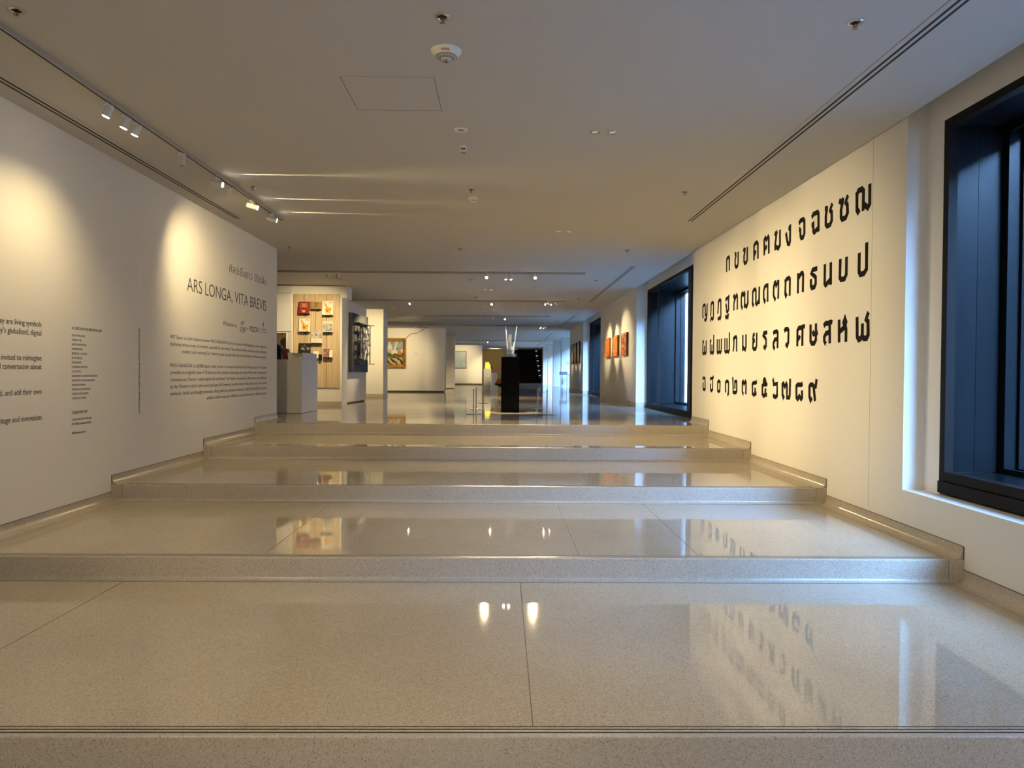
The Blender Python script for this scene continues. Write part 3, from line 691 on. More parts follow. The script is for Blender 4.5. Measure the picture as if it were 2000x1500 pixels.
for i, y in enumerate(SPY):
    xs = (-2.64, -0.34, 1.93) if i < 2 else (-3.33, -0.665, 1.952)
    for x, side in zip(xs, ('left', 'middle', 'right')):
        if i >= 6 and side == 'left': continue
        lab = '%s chrome ceiling sprinkler in the %s row from the viewer' % (side, place_row(i))
        if sp0 is None: sp0 = sprinkler((x, y, ZC), lab)
        else: dup(sp0, (x, y, ZC), lab)

# fire alarm sounder with strobe
t = thing('fire_alarm', 'round white fire alarm with red FIRE lettering on the ceiling', 'fire alarm', (-0.349, 4.335, ZC))
c = t.location
bm = BM(); lathe(bm, [(0.0, 0), (0.094, 0), (0.094, -0.006), (0.088, -0.016), (0.055, -0.058), (0.048, -0.062), (0.0, -0.062)], c, 48); obj('housing', bm, MT['plastic'], t, smooth=True)
bm = BM(); lathe(bm, [(0.0, -0.0622), (0.045, -0.0622), (0.057, -0.0565), (0.064, -0.0480), (0.066, -0.047), (0.046, -0.066), (0.0, -0.066)], c, 48); obj('grille', bm, MT['greyp'], t)
bm = BM(); lathe(bm, [(0.0, -0.066), (0.032, -0.066), (0.034, -0.069), (0.034, -0.072), (0.026, -0.074), (0.0, -0.074)], c, 32); sr = obj('strobe_ring', bm, MT['plastic'], t, smooth=True)
bm = BM(); lathe(bm, [(0.025, -0.073), (0.024, -0.082), (0.018, -0.090), (0.008, -0.094), (0.0, -0.095)], c, 24); obj('strobe_lens', bm, glass('strobe_glass', (0.9, 0.92, 0.92), 0.15), sr, smooth=True)
bm = BM(); cyl(bm, c+Vector((0, 0, -0.074)), c+Vector((0, 0, -0.088)), 0.007, seg=10); obj('strobe_tube', bm, MT['chrome'], sr)
bm = BM()
def fire(u, v):          # on the cone, letters reading from below in front
    r = 0.085-(v)*0.78; z = -0.0205-v*1.0
    a = -math.pi/2+u/r
    return (c.x+(r+0.0006)*math.cos(a), c.y+(r+0.0006)*math.sin(a), c.z+z-0.0004)
text_on(bm, 'FIRE', lambda u, v: fire(u, 0.016-v), -0.026, 0.026, 0, 0.013, 0.02); solidify(bm, (0, -0.7, -0.7), 0.0004)
obj('lettering', bm, MT['red'], t)
t.scale = (1, 1, 0.74)

# speaker, call box, detectors, downlights
t = thing('ceiling_speaker', 'small round flush speaker ring on the ceiling behind the fire alarm', 'speaker', (-0.342, 5.73, ZC)); c = t.location
bm = BM(); lathe(bm, [(0.030, -0.002), (0.034, -0.006), (0.050, -0.005), (0.056, -0.001), (0.056, 0)], c, 40); obj('ring', bm, MT['plastic'], t, smooth=True)
bm = BM(); lathe(bm, [(0.0, -0.004), (0.024, -0.003), (0.031, -0.001), (0.031, 0)], c, 32); obj('grille', bm, MT['greyp'], t)
t = thing('ceiling_sensor_box', 'small white box with a dark display hanging from the ceiling', 'sensor', (-0.344, 6.14, ZC)); c = t.location
bm = BM(); bbox(bm, c.x-0.027, c.x+0.027, c.y-0.03, c.y+0.03, c.z-0.055, c.z, 0.004); obj('case', bm, MT['plastic'], t)
bm = BM()
for i in range(3): box(bm, c.x-0.018+i*0.0125, c.x-0.008+i*0.0125, c.y-0.0312, c.y-0.0295, c.z-0.038, c.z-0.022)
obj('display', bm, MT['slot'], t)
bm = BM(); box(bm, c.x-0.022, c.x+0.022, c.y-0.026, c.y+0.026, c.z-0.0565, c.z-0.054); obj('base_grille', bm, MT['greyp'], t)
def detector(loc, label):
    t = thing('smoke_detector', label, 'smoke detector', loc, 'white ceiling smoke detectors'); c = t.location
    bm = BM(); lathe(bm, [(0.0, 0), (0.05, 0), (0.05, -0.016), (0.044, -0.024), (0.030, -0.028), (0.0, -0.028)], c, 32); obj('base', bm, MT['plastic'], t, smooth=True)
    bm = BM(); lathe(bm, [(0.024, -0.028), (0.024, -0.038), (0.0, -0.038)], c, 24); obj('chamber', bm, MT['greyp'], t, smooth=True)
    bm = BM(); lathe(bm, [(0.034, -0.038), (0.034, -0.043), (0.0, -0.046)], c, 24); obj('cap', bm, MT['plastic'], t, smooth=True)
    return t
d0 = detector((-0.333, 7.93, ZC), 'white smoke detector just behind the middle sprinkler of the second row')
dup(d0, (0.658, 14.65, ZC), 'white smoke detector below the right lit lamp of the first cross track')
dup(d0, (0.665, 21.6, ZC), 'white smoke detector between the second and third cross tracks')
def downlight(loc, label):
    t = thing('downlight', label, 'downlight', (0, 0, 0), 'recessed ceiling downlights')
    bm = BM(); lathe(bm, [(0.026, -0.001), (0.029, -0.005), (0.040, -0.005), (0.043, -0.001), (0.043, 0)], seg=32); obj('trim_ring', bm, MT['chrome'], t, smooth=True)
    bm = BM(); lathe(bm, [(0.0, -0.0013), (0.027, -0.0013), (0.027, 0)], seg=24); obj('reflector', bm, mat('warm_reflector', (0.75, 0.62, 0.35), 0.25, metal=0.6, emit=(1, 0.8, 0.45), estr=0.25), t)
    spot('downlight_beam', (0, 0, -0.012), (0, 0, -2), 60, 120, 0.9, t, (1.0, 0.82, 0.55), 0.03)
    t.location = loc; return t
dl = downlight((0.734, 5.74, ZC), 'left recessed downlight of the near pair on the ceiling')
dup(dl, (0.874, 5.74, ZC), 'right recessed downlight of the near pair on the ceiling')
dup(dl, (0.761, 9.75, ZC), 'left recessed downlight of the second pair on the ceiling')
dup(dl, (0.901, 9.75, ZC), 'right recessed downlight of the second pair on the ceiling')
for i in range(4): dup(dl, (-0.531+0.1317*i, 16.65, ZC), '%s of four small downlights in a row behind the first cross track' % ['leftmost', 'second from left', 'third from left', 'rightmost'][i])

for i in range(4): dup(dl, (-0.72+0.235*i, 21.9, ZC), '%s of four small downlights in a row behind the second cross track' % ['leftmost', 'second from left', 'third from left', 'rightmost'][i])
for y in (14.5, 20.0, 25.5, 32.0, 38.0, 44.0, 50.0):  # extra downlights added to fill the gallery with warm light
    dup(dl, (-5.6, y, ZC), 'recessed downlight added as warm fill out on the left side of the gallery')
    if y > 30: dup(dl, (1.0, y, ZC), 'recessed downlight added as warm fill far along the gallery ceiling')
for y in (1.75, -2.2):  # out-of-view downlights added to lift the ambient light
    for x in (0.76, 0.9, -2.0): dup(dl, (x, y, ZC), 'unseen recessed downlight added as fill above the viewer')

# slot air diffusers
def diffuser(x, y0, y1, label):
    t = thing('air_diffuser', label, 'air diffuser', (x, (y0+y1)/2, ZC), 'slot air diffusers in the ceiling')
    bm = BM(); bbox(bm, x-0.066, x+0.066, y0, y1, ZC-0.005, ZC-0.0005, 0.002); obj('flange', bm, MT['ceil'], t)
    for s in (-0.021, 0.021):
        bm = BM(); box(bm, x+s-0.0085, x+s+0.0085, y0+0.01, y1-0.01, ZC-0.0062, ZC-0.004); obj('slot', bm, MT['slot'], t)
    return t
diffuser(-3.365, -1.0, 9.14, 'long slot air diffuser in the ceiling along the left wall')
diffuser(2.366, -1.0, 9.02, 'long slot air diffuser in the ceiling along the right side')
diffuser(2.36, 12.82, 19.3, 'second slot air diffuser from the viewer on the right side')
diffuser(2.42, 23.7, 30.1, 'third slot air diffuser from the viewer on the right side')
diffuser(2.41, 34.0, 40.0, 'fourth slot air diffuser from the viewer on the right side')
diffuser(2.45, 44.0, 50.6, 'farthest slot air diffuser near the dark staircase')

# lighting tracks
def track(p0, p1, label):
    p0, p1 = Vector(p0), Vector(p1)
    t = thing('light_track', label, 'light track', (p0+p1)/2, 'ceiling light tracks')
    d = (p1-p0).normalized(); n = Vector((-d.y, d.x, 0))
    def bar(w, z0, z1, cut=0.0):
        bm = BM(); a = p0+d*cut; b = p1-d*cut
        pts = [a-n*w, b-n*w, b+n*w, a+n*w]
        lo = [bm.verts.new((p.x, p.y, z0)) for p in pts]; hi = [bm.verts.new((p.x, p.y, z1)) for p in pts]
        bm.faces.new(lo[::-1]); bm.faces.new(hi)
        for i in range(4): bm.faces.new((lo[i], lo[(i+1) % 4], hi[(i+1) % 4], hi[i]))
        return bm
    obj('rail', bar(0.018, ZC-0.032, ZC), MT['track'], t)
    obj('conductor_slot', bar(0.006, ZC-0.0335, ZC-0.030, 0.03), MT['slot'], t)
    return t
TRX = -2.86
track((TRX, -2.0, ZC), (-2.80, 9.1, ZC), 'long light track on the ceiling beside the left wall')
track((-4.6, 13.78, ZC), (1.587, 13.70, ZC), 'first light track running across the gallery ceiling')
track((-4.1, 19.12, ZC), (1.70, 18.98, ZC), 'second light track running across the gallery ceiling')
track((-2.9, 24.2, ZC), (1.61, 24.0, ZC), 'third light track running across the gallery ceiling')

LMP = {}
def lamp(tx, ty, aim, label, watts=0, size=50, blend=0.7, lens='lens', group='spotlights on the left wall track', length=0.12, r=0.028, spill=None, drop=0.022, color=WARM):
    """track head: adapter, stem, tilted barrel and lens; aim is the point it is turned to"""
    base = Vector((tx, ty, ZC-0.032)); piv = Vector((tx, ty, ZC-0.032-drop)); d = (Vector(aim)-piv).normalized()
    t = thing('track_spotlight', label, 'spotlight', base, group)
    bm = BM(); bbox(bm, tx-0.016, tx+0.016, ty-0.05, ty+0.05, base.z-0.018, base.z, 0.004); obj('adapter', bm, MT['lampw'], t)
    bm = BM(); cyl(bm, (tx, ty, base.z-0.016), piv, 0.008, seg=10); cyl(bm, piv+Vector((0, 0, 0.012)), piv-Vector((0, 0, 0.004)), 0.013, seg=12); obj('stem', bm, MT['lampw'], t)
    c = piv-Vector((0, 0, 0.027))
    a, b = c-d*length*0.5, c+d*length*0.5
    bm = BM(); cyl(bm, a, a+d*0.012, r*0.85, r, 24); cyl(bm, a+d*0.012, b, r, r, 24); cyl(bm, a+d*length*0.45, a+d*length*0.47, r*1.04, r*1.04, 24)
    bl = obj('barrel', bm, MT['lampw'], t, smooth=True)
    bm = BM(); cyl(bm, b+d*0.0005, b+d*0.003, r*0.82, r*0.82, 24); obj('lens', bm, MT[lens if watts else 'lensoff'], bl)
    if watts: spot('lamp_beam', b+d*0.012, aim, watts, size, blend, t, color)
    if spill:
        s = Vector(spill[:3]).normalized()
        sp_ = spot('lamp_spill', b+d*0.015+Vector((0, 0, 0.02)), b+d*0.015+Vector((0, 0, 0.02))+s, spill[3], spill[4], 1.0, t, color, 0.006)
        sp_.scale = (0.11, 1, 1)          # the thin fan of light that leaks past the barrel onto the ceiling
    return t
g1 = 'spotlights on the left wall track'
lamp(-2.84, 5.18, (XL, 5.1, 1.5), 'nearest glowing spotlight on the left wall track', 26, 106, 1.0, group=g1, length=0.09)
lamp(-2.84, 5.42, (XL, 5.35, 1.5), 'second glowing spotlight on the left wall track', 26, 106, 1.0, group=g1, length=0.09)
lamp(-2.84, 5.58, (XL, 5.55, 1.5), 'third glowing spotlight on the left wall track, amber halo', 26, 106, 1.0, group=g1, length=0.09)
lamp(-2.83, 6.34, (-2.70, 6.05, 2.0), 'unlit spotlight hanging down alone on the left wall track', 0, group=g1)
lamp(-2.83, 7.1, (XR, 7.0, 1.9), 'spotlight turned to the right wall, just before the bright one', 820, 42, 1.0, 'lensc', g1, drop=0.032, spill=(1, 0.0, 0.15, 110, 44))
lamp(-2.83, 7.42, (XL, 9.5, 1.6), 'bright spotlight turned to the ARS LONGA lettering', 120, 114, 1.0, 'lens', g1, length=0.09)
lamp(-2.815, 8.06, (XR, 8.6, 1.75), 'second last spotlight of the left wall track, turned right', 820, 42, 1.0, 'lensc', g1, drop=0.032, spill=(1, 0.04, 0.15, 110, 44))
lamp(-2.81, 8.72, (XR, 10.3, 1.7), 'last spotlight at the far end of the left wall track', 820, 40, 1.0, 'lensc', g1, drop=0.032, spill=(1, 0.06, 0.15, 110, 44))
# unseen heads of the same track; the second is added fill for the risers
lamp(TRX, 2.6, (XL, 2.8, 2.0), 'spotlight of the left wall track nearly above the viewer', 26, 106, 1.0, group=g1)
lamp(TRX, 0.6, (0.5, 6.5, 0.4), 'spotlight added as frontal fill on the left wall track, turned to the steps', 260, 75, 1.0, group=g1)
g2 = 'spotlights on the first cross track'
lamp(-3.36, 13.77, (-4.3, 16.0, 2.2), 'leftmost spotlight of the first cross track, turned to the book display', 300, 70, 1.0, 'lens', g2)
lamp(-3.17, 13.77, (-3.17, 13.3, 1.0), 'second spotlight from the left on the first cross track', 0, group=g2)
lamp(-0.30, 13.73, (-1.0, 9.6, 0.6), 'left glowing spotlight of the first cross track, right of the gallery middle', 600, 46, 0.9, 'lens', g2)
lamp(0.06, 13.73, (0.14, 13.62, 1.8), 'spotlight of the first cross track pointing down at the glass sculpture', 450, 30, 0.9, 'lensc', g2)
lamp(0.16, 13.73, (0.2, 13.64, 1.8), 'spotlight of the first cross track beside the one over the sculpture', 450, 30, 0.9, 'lensc', g2)
lamp(0.62, 13.71, (1.0, 9.4, 0.6), 'right glowing spotlight of the first cross track', 600, 46, 0.9, 'lens', g2)
g3 = 'spotlights on the second cross track'
lamp(-4.03, 19.1, (-4.0, 22.0, 2.2), 'leftmost small spotlight of the second cross track', 420, 64, 1.0, 'lens', g3)
lamp(-2.44, 19.08, (-3.6, 17.75, 2.2), 'glowing spotlight turned to the black relief artwork', 420, 44, 0.9, 'lensc', g3)
lamp(-0.27, 19.03, (-1.6, 15.4, 0.75), 'glowing spotlight in the middle of the second cross track', 600, 44, 0.9, 'lens', g3)
lamp(1.10, 19.0, (XR-0.03, 17.43, 2.3), 'left spotlight of the right trio on the second cross track', 420, 40, 1.0, 'lens', g3)
lamp(1.25, 18.99, (XR-0.03, 18.78, 2.3), 'middle spotlight of the right trio on the second cross track', 420, 34, 1.0, 'lensc', g3)
lamp(1.44, 18.99, (XR-0.03, 20.15, 2.3), 'right spotlight of the right trio on the second cross track', 420, 36, 1.0, 'lensc', g3)
g4 = 'spotlights on the third cross track'
lamp(-2.8, 24.2, (-4.3, 27.4, 2.0), 'spotlight of the third cross track turned to the gold framed painting', 420, 66, 1.0, 'lens', g4)
lamp(-0.32, 24.1, (-0.5, 27.5, 1.0), 'left small spotlight of the third cross track', 0, group=g4)
lamp(0.08, 24.08, (0.6, 21.4, 0.75), 'right small spotlight of the third cross track', 600, 50, 0.9, 'lensc', g4)
g5 = 'spotlights at the far end of the gallery'
track((-5.0, 28.9, ZC), (2.4, 28.8, ZC), 'light track above the first white partition')
lamp(-3.0, 28.87, (-3.2, 31.0, 0.8), 'glowing spotlight showing above the first white partition', 600, 60, 0.9, 'lens', g5)
lamp(0.9, 28.82, (-0.6, 31.2, 2.0), 'spotlight turned to the yellow sculpture', 420, 30, 0.9, 'lensc', g5)
for i, y in enumerate((27.85, 29.05, 30.3)):
    lamp(1.5+0.13*i, 28.81, (XR, y, 2.2), ['nearest', 'middle', 'farthest'][i]+' of three spotlights turned to the dark upright panels', 420, 26, 0.9, 'lens', g5)
track((-6.0, 54.5, ZC), (0.9, 54.4, ZC), 'light track in front of the brown end wall')
lamp(-0.6, 54.42, (-0.5, YEND, 2.0), 'spotlight added to warm up the brown end wall', 170, 80, 1.0, 'lens', g5)  # this lamp and the next are added to light the end wall
lamp(-3.6, 54.45, (-3.6, YEND, 2.0), 'second spotlight added to warm up the brown end wall', 170, 80, 1.0, 'lens', g5)
track((-4.0, 42.5, ZC), (2.4, 42.4, ZC), 'farthest light track of the gallery')
lamp(-2.3, 42.46, (-2.6, 46.0, 2.3), 'spotlight turned to the pale blue painting', 420, 56, 1.0, 'lens', g5)
lamp(-0.85, 42.45, (-1.3, 38.0, 0.75), 'left of two glowing far spotlights', 600, 50, 0.9, 'lens', g5)
lamp(-0.65, 42.45, (-0.8, 47.0, 0.75), 'right of two glowing far spotlights', 600, 50, 0.9, 'lens', g5)
lamp(0.55, 42.43, (1.6, 47.0, 0.75), 'glowing far spotlight right of the glass sculpture', 600, 60, 0.9, 'lens', g5)

# ================================================================== LEFT SIDE OF THE GALLERY
bm = BM(); box(bm, -5.6, -3.60, 16.07, 16.6, ZF-0.05, 3.425); box(bm, -3.60, -3.49, 16.065, 16.6, 3.165, 3.44)
# (niche for the open cabinet is built in front of this wall)
w = struct('wall_left', bm, MT['wall'])
bm = BM(); box(bm, -4.74, -3.60, 16.055, 16.07, ZF, ZF+0.085); struct('baseboard_left', bm, MT['skirt'])
# oak display panel
t = thing('book_display_board', 'tall pale oak plank board on the white wall, hung with books', 'display board', (-4.14, 16.04, 1.144))
xs = [-4.678, -4.44, -4.19, -3.94, -3.64]
for a, b in zip(xs[:-1], xs[1:]):
    bm = BM(); bbox(bm, a+0.004, b-0.004, 16.03, 16.056, 1.144, 3.244, 0.003); obj('plank', bm, MT['oak'], t)
bm = BM(); box(bm, -4.67, -3.65, 16.055, 16.068, 1.15, 3.24); obj('backing_board', bm, MT['darkwood'], t)
# books on small steel ledges
def C_(n, c, r=0.5): return mat(n, c, r)
PG_ = C_('book_paper', (0.78, 0.74, 0.64), 0.7)
def art(name, base, cols, sc=14.0, dist=1.5):
    m, nt, b = _nt(name); N = nt.nodes; L = nt.links
    tc = N.new('ShaderNodeTexCoord'); n = N.new('ShaderNodeTexNoise'); n.inputs['Scale'].default_value = sc; n.inputs['Detail'].default_value = 4; n.inputs['Distortion'].default_value = dist
    L.new(tc.outputs['Object'], n.inputs['Vector']); r = N.new('ShaderNodeValToRGB'); e = r.color_ramp.elements
    r.color_ramp.interpolation = 'LINEAR'
    cs = cols; e[0].position = 0.3; e[0].color = (*cs[0], 1); e[1].position = 0.7; e[1].color = (*cs[-1], 1)
    for i, cc in enumerate(cs[1:-1]):
        q = e.new(0.3+0.4*(i+1)/(len(cs)-1)); q.color = (*cc, 1)
    L.new(n.outputs['Fac'], r.inputs['Fac']); L.new(r.outputs[0], b.inputs['Base Color']); b.inputs['Roughness'].default_value = 0.45
    return m
GOLD = art('orange_gold_print', None, [(0.35, 0.10, 0.01), (0.75, 0.36, 0.03), (0.90, 0.62, 0.15), (0.55, 0.12, 0.03)], 30)
YB = 16.03
def ledge(x0, x1, z, label):
    t = thing('book_ledge', label, 'shelf', ((x0+x1)/2, YB, z), 'dark steel book ledges on the oak panel')
    bm = BM(); box(bm, x0, x1, YB-0.128, YB, z-0.006, z); obj('plate', bm, MT['black'], t)
    bm = BM(); box(bm, x0, x1, YB-0.128, YB-0.125, z, z+0.010); obj('lip', bm, MT['black'], t)
    bm = BM(); extrude(bm, [(YB, z-0.05), (YB-0.09, z-0.006), (YB, z-0.006)], 'x', (x0+x1)/2-0.003, (x0+x1)/2+0.003); obj('bracket', bm, MT['black'], t)
def book(x0, x1, z0, z1, cover, label, deco=None, th=0.03, pages=True):
    """a book standing on its ledge and leaning on the panel"""
    t = thing('display_book', label, 'book', ((x0+x1)/2, YB-0.08, z0), 'books displayed on the oak panel')
    h = z1-z0; lean = 0.055
    def F(u, v, d): return (x0+u*(x1-x0), YB-0.010-lean*(1-v)-d, z0+v*h)
    def slab(d0, d1, u0=0, u1=1, v0=0, v1=1):
        bm = BM(); q = [F(u, v, d) for d in (d0, d1) for u, v in ((u0, v0), (u1, v0), (u1, v1), (u0, v1))]
        v = [bm.verts.new(p) for p in q]
        for f in ((0,3,2,1),(4,5,6,7),(0,1,5,4),(1,2,6,5),(2,3,7,6),(3,0,4,7)): bm.faces.new([v[i] for i in f])
        return bm
    a = slab(0, 0.003)
    b = slab(th-0.003, th); me = bpy.data.meshes.new('x'); b.to_mesh(me); a.from_mesh(me); b.free(); bpy.data.meshes.remove(me)
    c = slab(0, th, 0, 0.02); me = bpy.data.meshes.new('x'); c.to_mesh(me); a.from_mesh(me); c.free(); bpy.data.meshes.remove(me)
    cv = obj('cover', a, cover, t)
    obj('page_block', slab(0.003, th-0.003, 0.02, 0.985, 0.015, 0.985), PG_, t)
    if deco:
        for nm, m, polys in deco:
            bm = BM()
            for pl in polys: 
                vv = [bm.verts.new(F(u, v, th+0.0006)) for u, v in pl]; bm.faces.new(vv)
            solidify(bm, (0, -1, 0), 0.0005); obj(nm, bm, m, cv)
    return t
def ell(cx, cy, rx, ry, n=14, rot=0.0):
    o = []
    for i in range(n):
        a = 2*math.pi*i/n; x, y = rx*math.cos(a), ry*math.sin(a); o.append((cx+x*math.cos(rot)-y*math.sin(rot), cy+x*math.sin(rot)+y*math.cos(rot)))
    return o
def rect(a, b, c, d): return [(a, c), (b, c), (b, d), (a, d)]
def outline(a, b, c, d, w=0.02): return [rect(a, b, c, c+w), rect(a, b, d-w, d), rect(a, a+w, c+w, d-w), rect(b-w, b, c+w, d-w)]
CREAM = C_('cream_cover', (0.80, 0.74, 0.62)); INK = C_('print_ink', (0.06, 0.05, 0.05)); RUST = C_('rust_print', (0.50, 0.14, 0.03))
FLOWER = [('flower_print', GOLD, [ell(0.55, 0.34, 0.30, 0.24), ell(0.40, 0.62, 0.16, 0.09, rot=-0.7), ell(0.28, 0.74, 0.10, 0.07), ell(0.22, 0.86, 0.05, 0.08, rot=0.3), ell(0.18, 0.95, 0.03, 0.05), ell(0.82, 0.47, 0.10, 0.06, rot=0.8)]),
          ('flower_shade', RUST, [ell(0.50, 0.32, 0.10, 0.09), ell(0.66, 0.40, 0.06, 0.05), ell(0.42, 0.45, 0.05, 0.04)]), ('stem_print', INK, [[(0.72, 0.15), (0.78, 0.13), (0.86, 0.01), (0.78, 0.01)]]),
          ('title_print', INK, [ell(0.62, 0.88, 0.04, 0.02), ell(0.73, 0.90, 0.05, 0.025), ell(0.86, 0.88, 0.06, 0.02), [(0.66, 0.88), (0.70, 0.93), (0.72, 0.93), (0.69, 0.88)]])]
BK = dict(red=(-4.54, -4.295, 2.79, 3.065), brown=(-4.267, -4.041, 2.89, 3.07), f1=(-4.022, -3.78, 2.76, 3.084), f2=(-4.539, -4.293, 2.385, 2.691), blue=(-4.005, -3.788, 2.382, 2.636), grey=(-4.265, -4.022, 2.136, 2.428), black=(-4.543, -4.275, 1.84, 2.14), photo=(-3.995, -3.79, 1.816, 2.013), cream=(-4.224, -4.104, 1.80, 1.96))
book(*BK['red'], C_('red_cover', (0.24, 0.018, 0.016), 0.45), 'thick dark red book with a gold framed title, top left of the oak panel', [('title_frame', C_('pale_gold', (0.62, 0.36, 0.22)), outline(0.18, 0.82, 0.53, 0.86)+[rect(0.28, 0.72, 0.74, 0.79), rect(0.27, 0.74, 0.66, 0.70), rect(0.30, 0.70, 0.59, 0.63)]), ('crest_print', C_('gold_print', (0.75, 0.48, 0.12)), [rect(0.36, 0.62, 0.15, 0.24), ell(0.48, 0.26, 0.16, 0.03), ell(0.28, 0.30, 0.03, 0.03), rect(0.38, 0.60, 0.10, 0.13)])], th=0.05)
book(*BK['brown'], C_('kraft_cover', (0.36, 0.21, 0.08)), 'landscape kraft brown book, top middle of the oak panel', [('drawing_print', C_('dark_brown_print', (0.10, 0.06, 0.02)), [ell(0.48, 0.55, 0.05, 0.30, rot=0.3), ell(0.62, 0.75, 0.12, 0.05), ell(0.40, 0.82, 0.14, 0.04), ell(0.66, 0.45, 0.08, 0.04), ell(0.33, 0.3, 0.04, 0.2, rot=-0.3)])])
book(*BK['f1'], CREAM, 'white book with a golden flower cover, top right of the oak panel', FLOWER)
book(*BK['f2'], CREAM, 'white book with a golden flower cover, below the red book', FLOWER)
book(*BK['blue'], C_('ivory_cover', (0.72, 0.64, 0.42)), 'ivory book with a blue picture on its cover, right side of the oak panel', [('picture_print', art('blue_picture', None, [(0.03, 0.06, 0.10), (0.10, 0.18, 0.25), (0.75, 0.66, 0.50), (0.20, 0.30, 0.36)], 26), [rect(0.07, 0.93, 0.10, 0.76)]), ('title_print', C_('grey_ink', (0.35, 0.30, 0.2)), [rect(0.20+0.08*i, 0.25+0.08*i, 0.86, 0.90) for i in range(8)])])
book(*BK['grey'], C_('offwhite_cover', (0.70, 0.66, 0.56)), 'off-white book with a grey photograph cover in the middle of the oak panel', [('photo_print', art('grey_photo', None, [(0.06, 0.055, 0.05), (0.45, 0.42, 0.38), (0.60, 0.56, 0.50), (0.20, 0.18, 0.17)], 9, 0.8), [rect(0.0, 1.0, 0.36, 1.0)]), ('title_print', C_('grey_ink', (0.35, 0.30, 0.2)), [rect(0.2, 0.75, 0.17, 0.19), rect(0.35, 0.38, 0.19, 0.28), rect(0.68, 0.70, 0.19, 0.28)])])
book(*BK['black'], C_('black_cover', (0.014, 0.012, 0.010), 0.4), 'black book with white figures on its cover, left above the counter tray', [('figure_print', C_('silver_print', (0.45, 0.43, 0.38)), [ell(0.35, 0.62, 0.14, 0.03), ell(0.78, 0.63, 0.14, 0.03), ell(0.30, 0.55, 0.10, 0.025), ell(0.45, 0.52, 0.09, 0.03), ell(0.80, 0.54, 0.12, 0.025), rect(0.22, 0.66, 0.765, 0.78), rect(0.455, 0.475, 0.84, 0.95)])])
book(*BK['photo'], C_('white_cover', (0.74, 0.70, 0.62)), 'small book with a dark red figure photograph, lowest right of the oak panel', [('photo_print', art('red_photo', None, [(0.03, 0.04, 0.05), (0.10, 0.10, 0.11), (0.55, 0.10, 0.07), (0.75, 0.55, 0.42)], 18), [rect(0.02, 0.68, 0.0, 1.0)]), ('band_print', INK, [rect(0.0, 1.0, 0.93, 1.0)])])
book(*BK['cream'], CREAM, 'small cream book half hidden behind the counter tray')
for k, lab in (('red', 'dark ledge under the thick red book'), ('brown', 'dark ledge under the kraft brown book'), ('f1', 'dark ledge under the top right flower book'), ('f2', 'dark ledge under the left flower book'), ('blue', 'dark ledge under the ivory book'), ('grey', 'dark ledge under the grey photograph book'), ('black', 'dark ledge under the black book'), ('photo', 'dark ledge under the small red photograph book'), ('cream', 'dark ledge under the small cream book')):
    b = BK[k]; ledge(b[0]+0.02, b[1]-0.005, b[2], lab)
t = thing('document_box', 'narrow black box on the oak panel right of the counter tray', 'box', (-4.063, YB, 1.755))
bm = BM(); bbox(bm, -4.09, -4.035, YB-0.10, YB, 1.755, 1.89, 0.003); obj('case', bm, MT['black'], t)

# white wall cabinet left of the panel, open below
t = thing('wall_cabinet', 'white built-in cabinet with an open dark shelf, half hidden by the left wall', 'cabinet', (-5.1, 16.0, ZF))
bm = BM(); bbox(bm, -5.55, -4.725, 16.0, 16.068, 3.262, 3.42, 0.003); obj('fascia', bm, MT['counter'], t)
bm = BM(); bbox(bm, -5.55, -4.735, 16.0, 16.068, 2.40, 3.255, 0.003); obj('door', bm, MT['counter'], t)
bm = BM(); box(bm, -5.55, -4.735, 16.0, 16.06, 2.36, 2.385); box(bm, -4.755, -4.725, 15.75, 16.06, ZF, 2.36); obj('carcass', bm, MT['counter'], t)
bm = BM(); box(bm, -5.55, -4.755, 16.055, 16.066, ZF+0.02, 2.36); obj('back_panel', bm, MT['darkwood'], t)
bm = BM(); box(bm, -5.55, -4.755, 15.75, 16.055, 1.70, 1.73); box(bm, -5.55, -4.755, 15.76, 16.055, ZF+0.0, ZF+0.9); obj('shelf', bm, MT['counter'], t)

# reception counter
t = thing('counter', 'white box counter on the gallery floor beside the end of the left wall', 'counter', (-4.1, 13.35, ZF))
bm = BM(); bbox(bm, -4.9, -3.586, 12.81, 13.9, ZF+0.004, 1.717, 0.006); obj('body', bm, MT['counter'], t)
bm = BM(); box(bm, -4.88, -3.60, 12.83, 13.88, ZF, ZF+0.006); obj('plinth', bm, MT['joint'], t)
t = thing('brochure_tray', 'low white open tray with papers on the right end of the counter', 'tray', (-3.8, 13.3, 1.717))
x0, x1, y0, y1, z0, z1 = -3.82, -3.592, 12.90, 13.86, 1.717, 1.845
bm = BM(); box(bm, x0, x1, y0, y1, z0, z0+0.008); obj('base', bm, MT['counter'], t)
for a in ((x0, x0+0.012, y0, y1), (x1-0.012, x1, y0, y1), (x0+0.012, x1-0.012, y1-0.012, y1)):
    bm = BM(); box(bm, *a, z0+0.008, z1); obj('side', bm, MT['counter'], t)
bm = BM(); extrude(bm, [(x0+0.012, z0+0.008), (x0+0.012, z1-0.005), (x0+0.03, z1-0.02), (x0+0.055, z1-0.055), (x0+0.11, z0+0.035), (x1-0.012, z0+0.012), (x1-0.012, z0+0.008)], 'y', y0, y0+0.010); obj('front', bm, MT['counter'], t)
for i, (a, b, c_) in enumerate(((-3.80, -3.61, 12.95), (-3.79, -3.605, 13.3))):
    bm = BM(); box(bm, a, b, c_, c_+0.29, z0+0.009, z0+0.03+i*0.03)
    tag(obj('paper_sheet', bm, MT['white'], loc=(a, c_, z0+0.008)), ['loose stack of white paper in the front of the counter tray', 'second stack of white paper lying in the counter tray'][i], 'paper', 'papers in the counter tray')
REDB = C_('red_brochure', (0.30, 0.012, 0.015), 0.4)
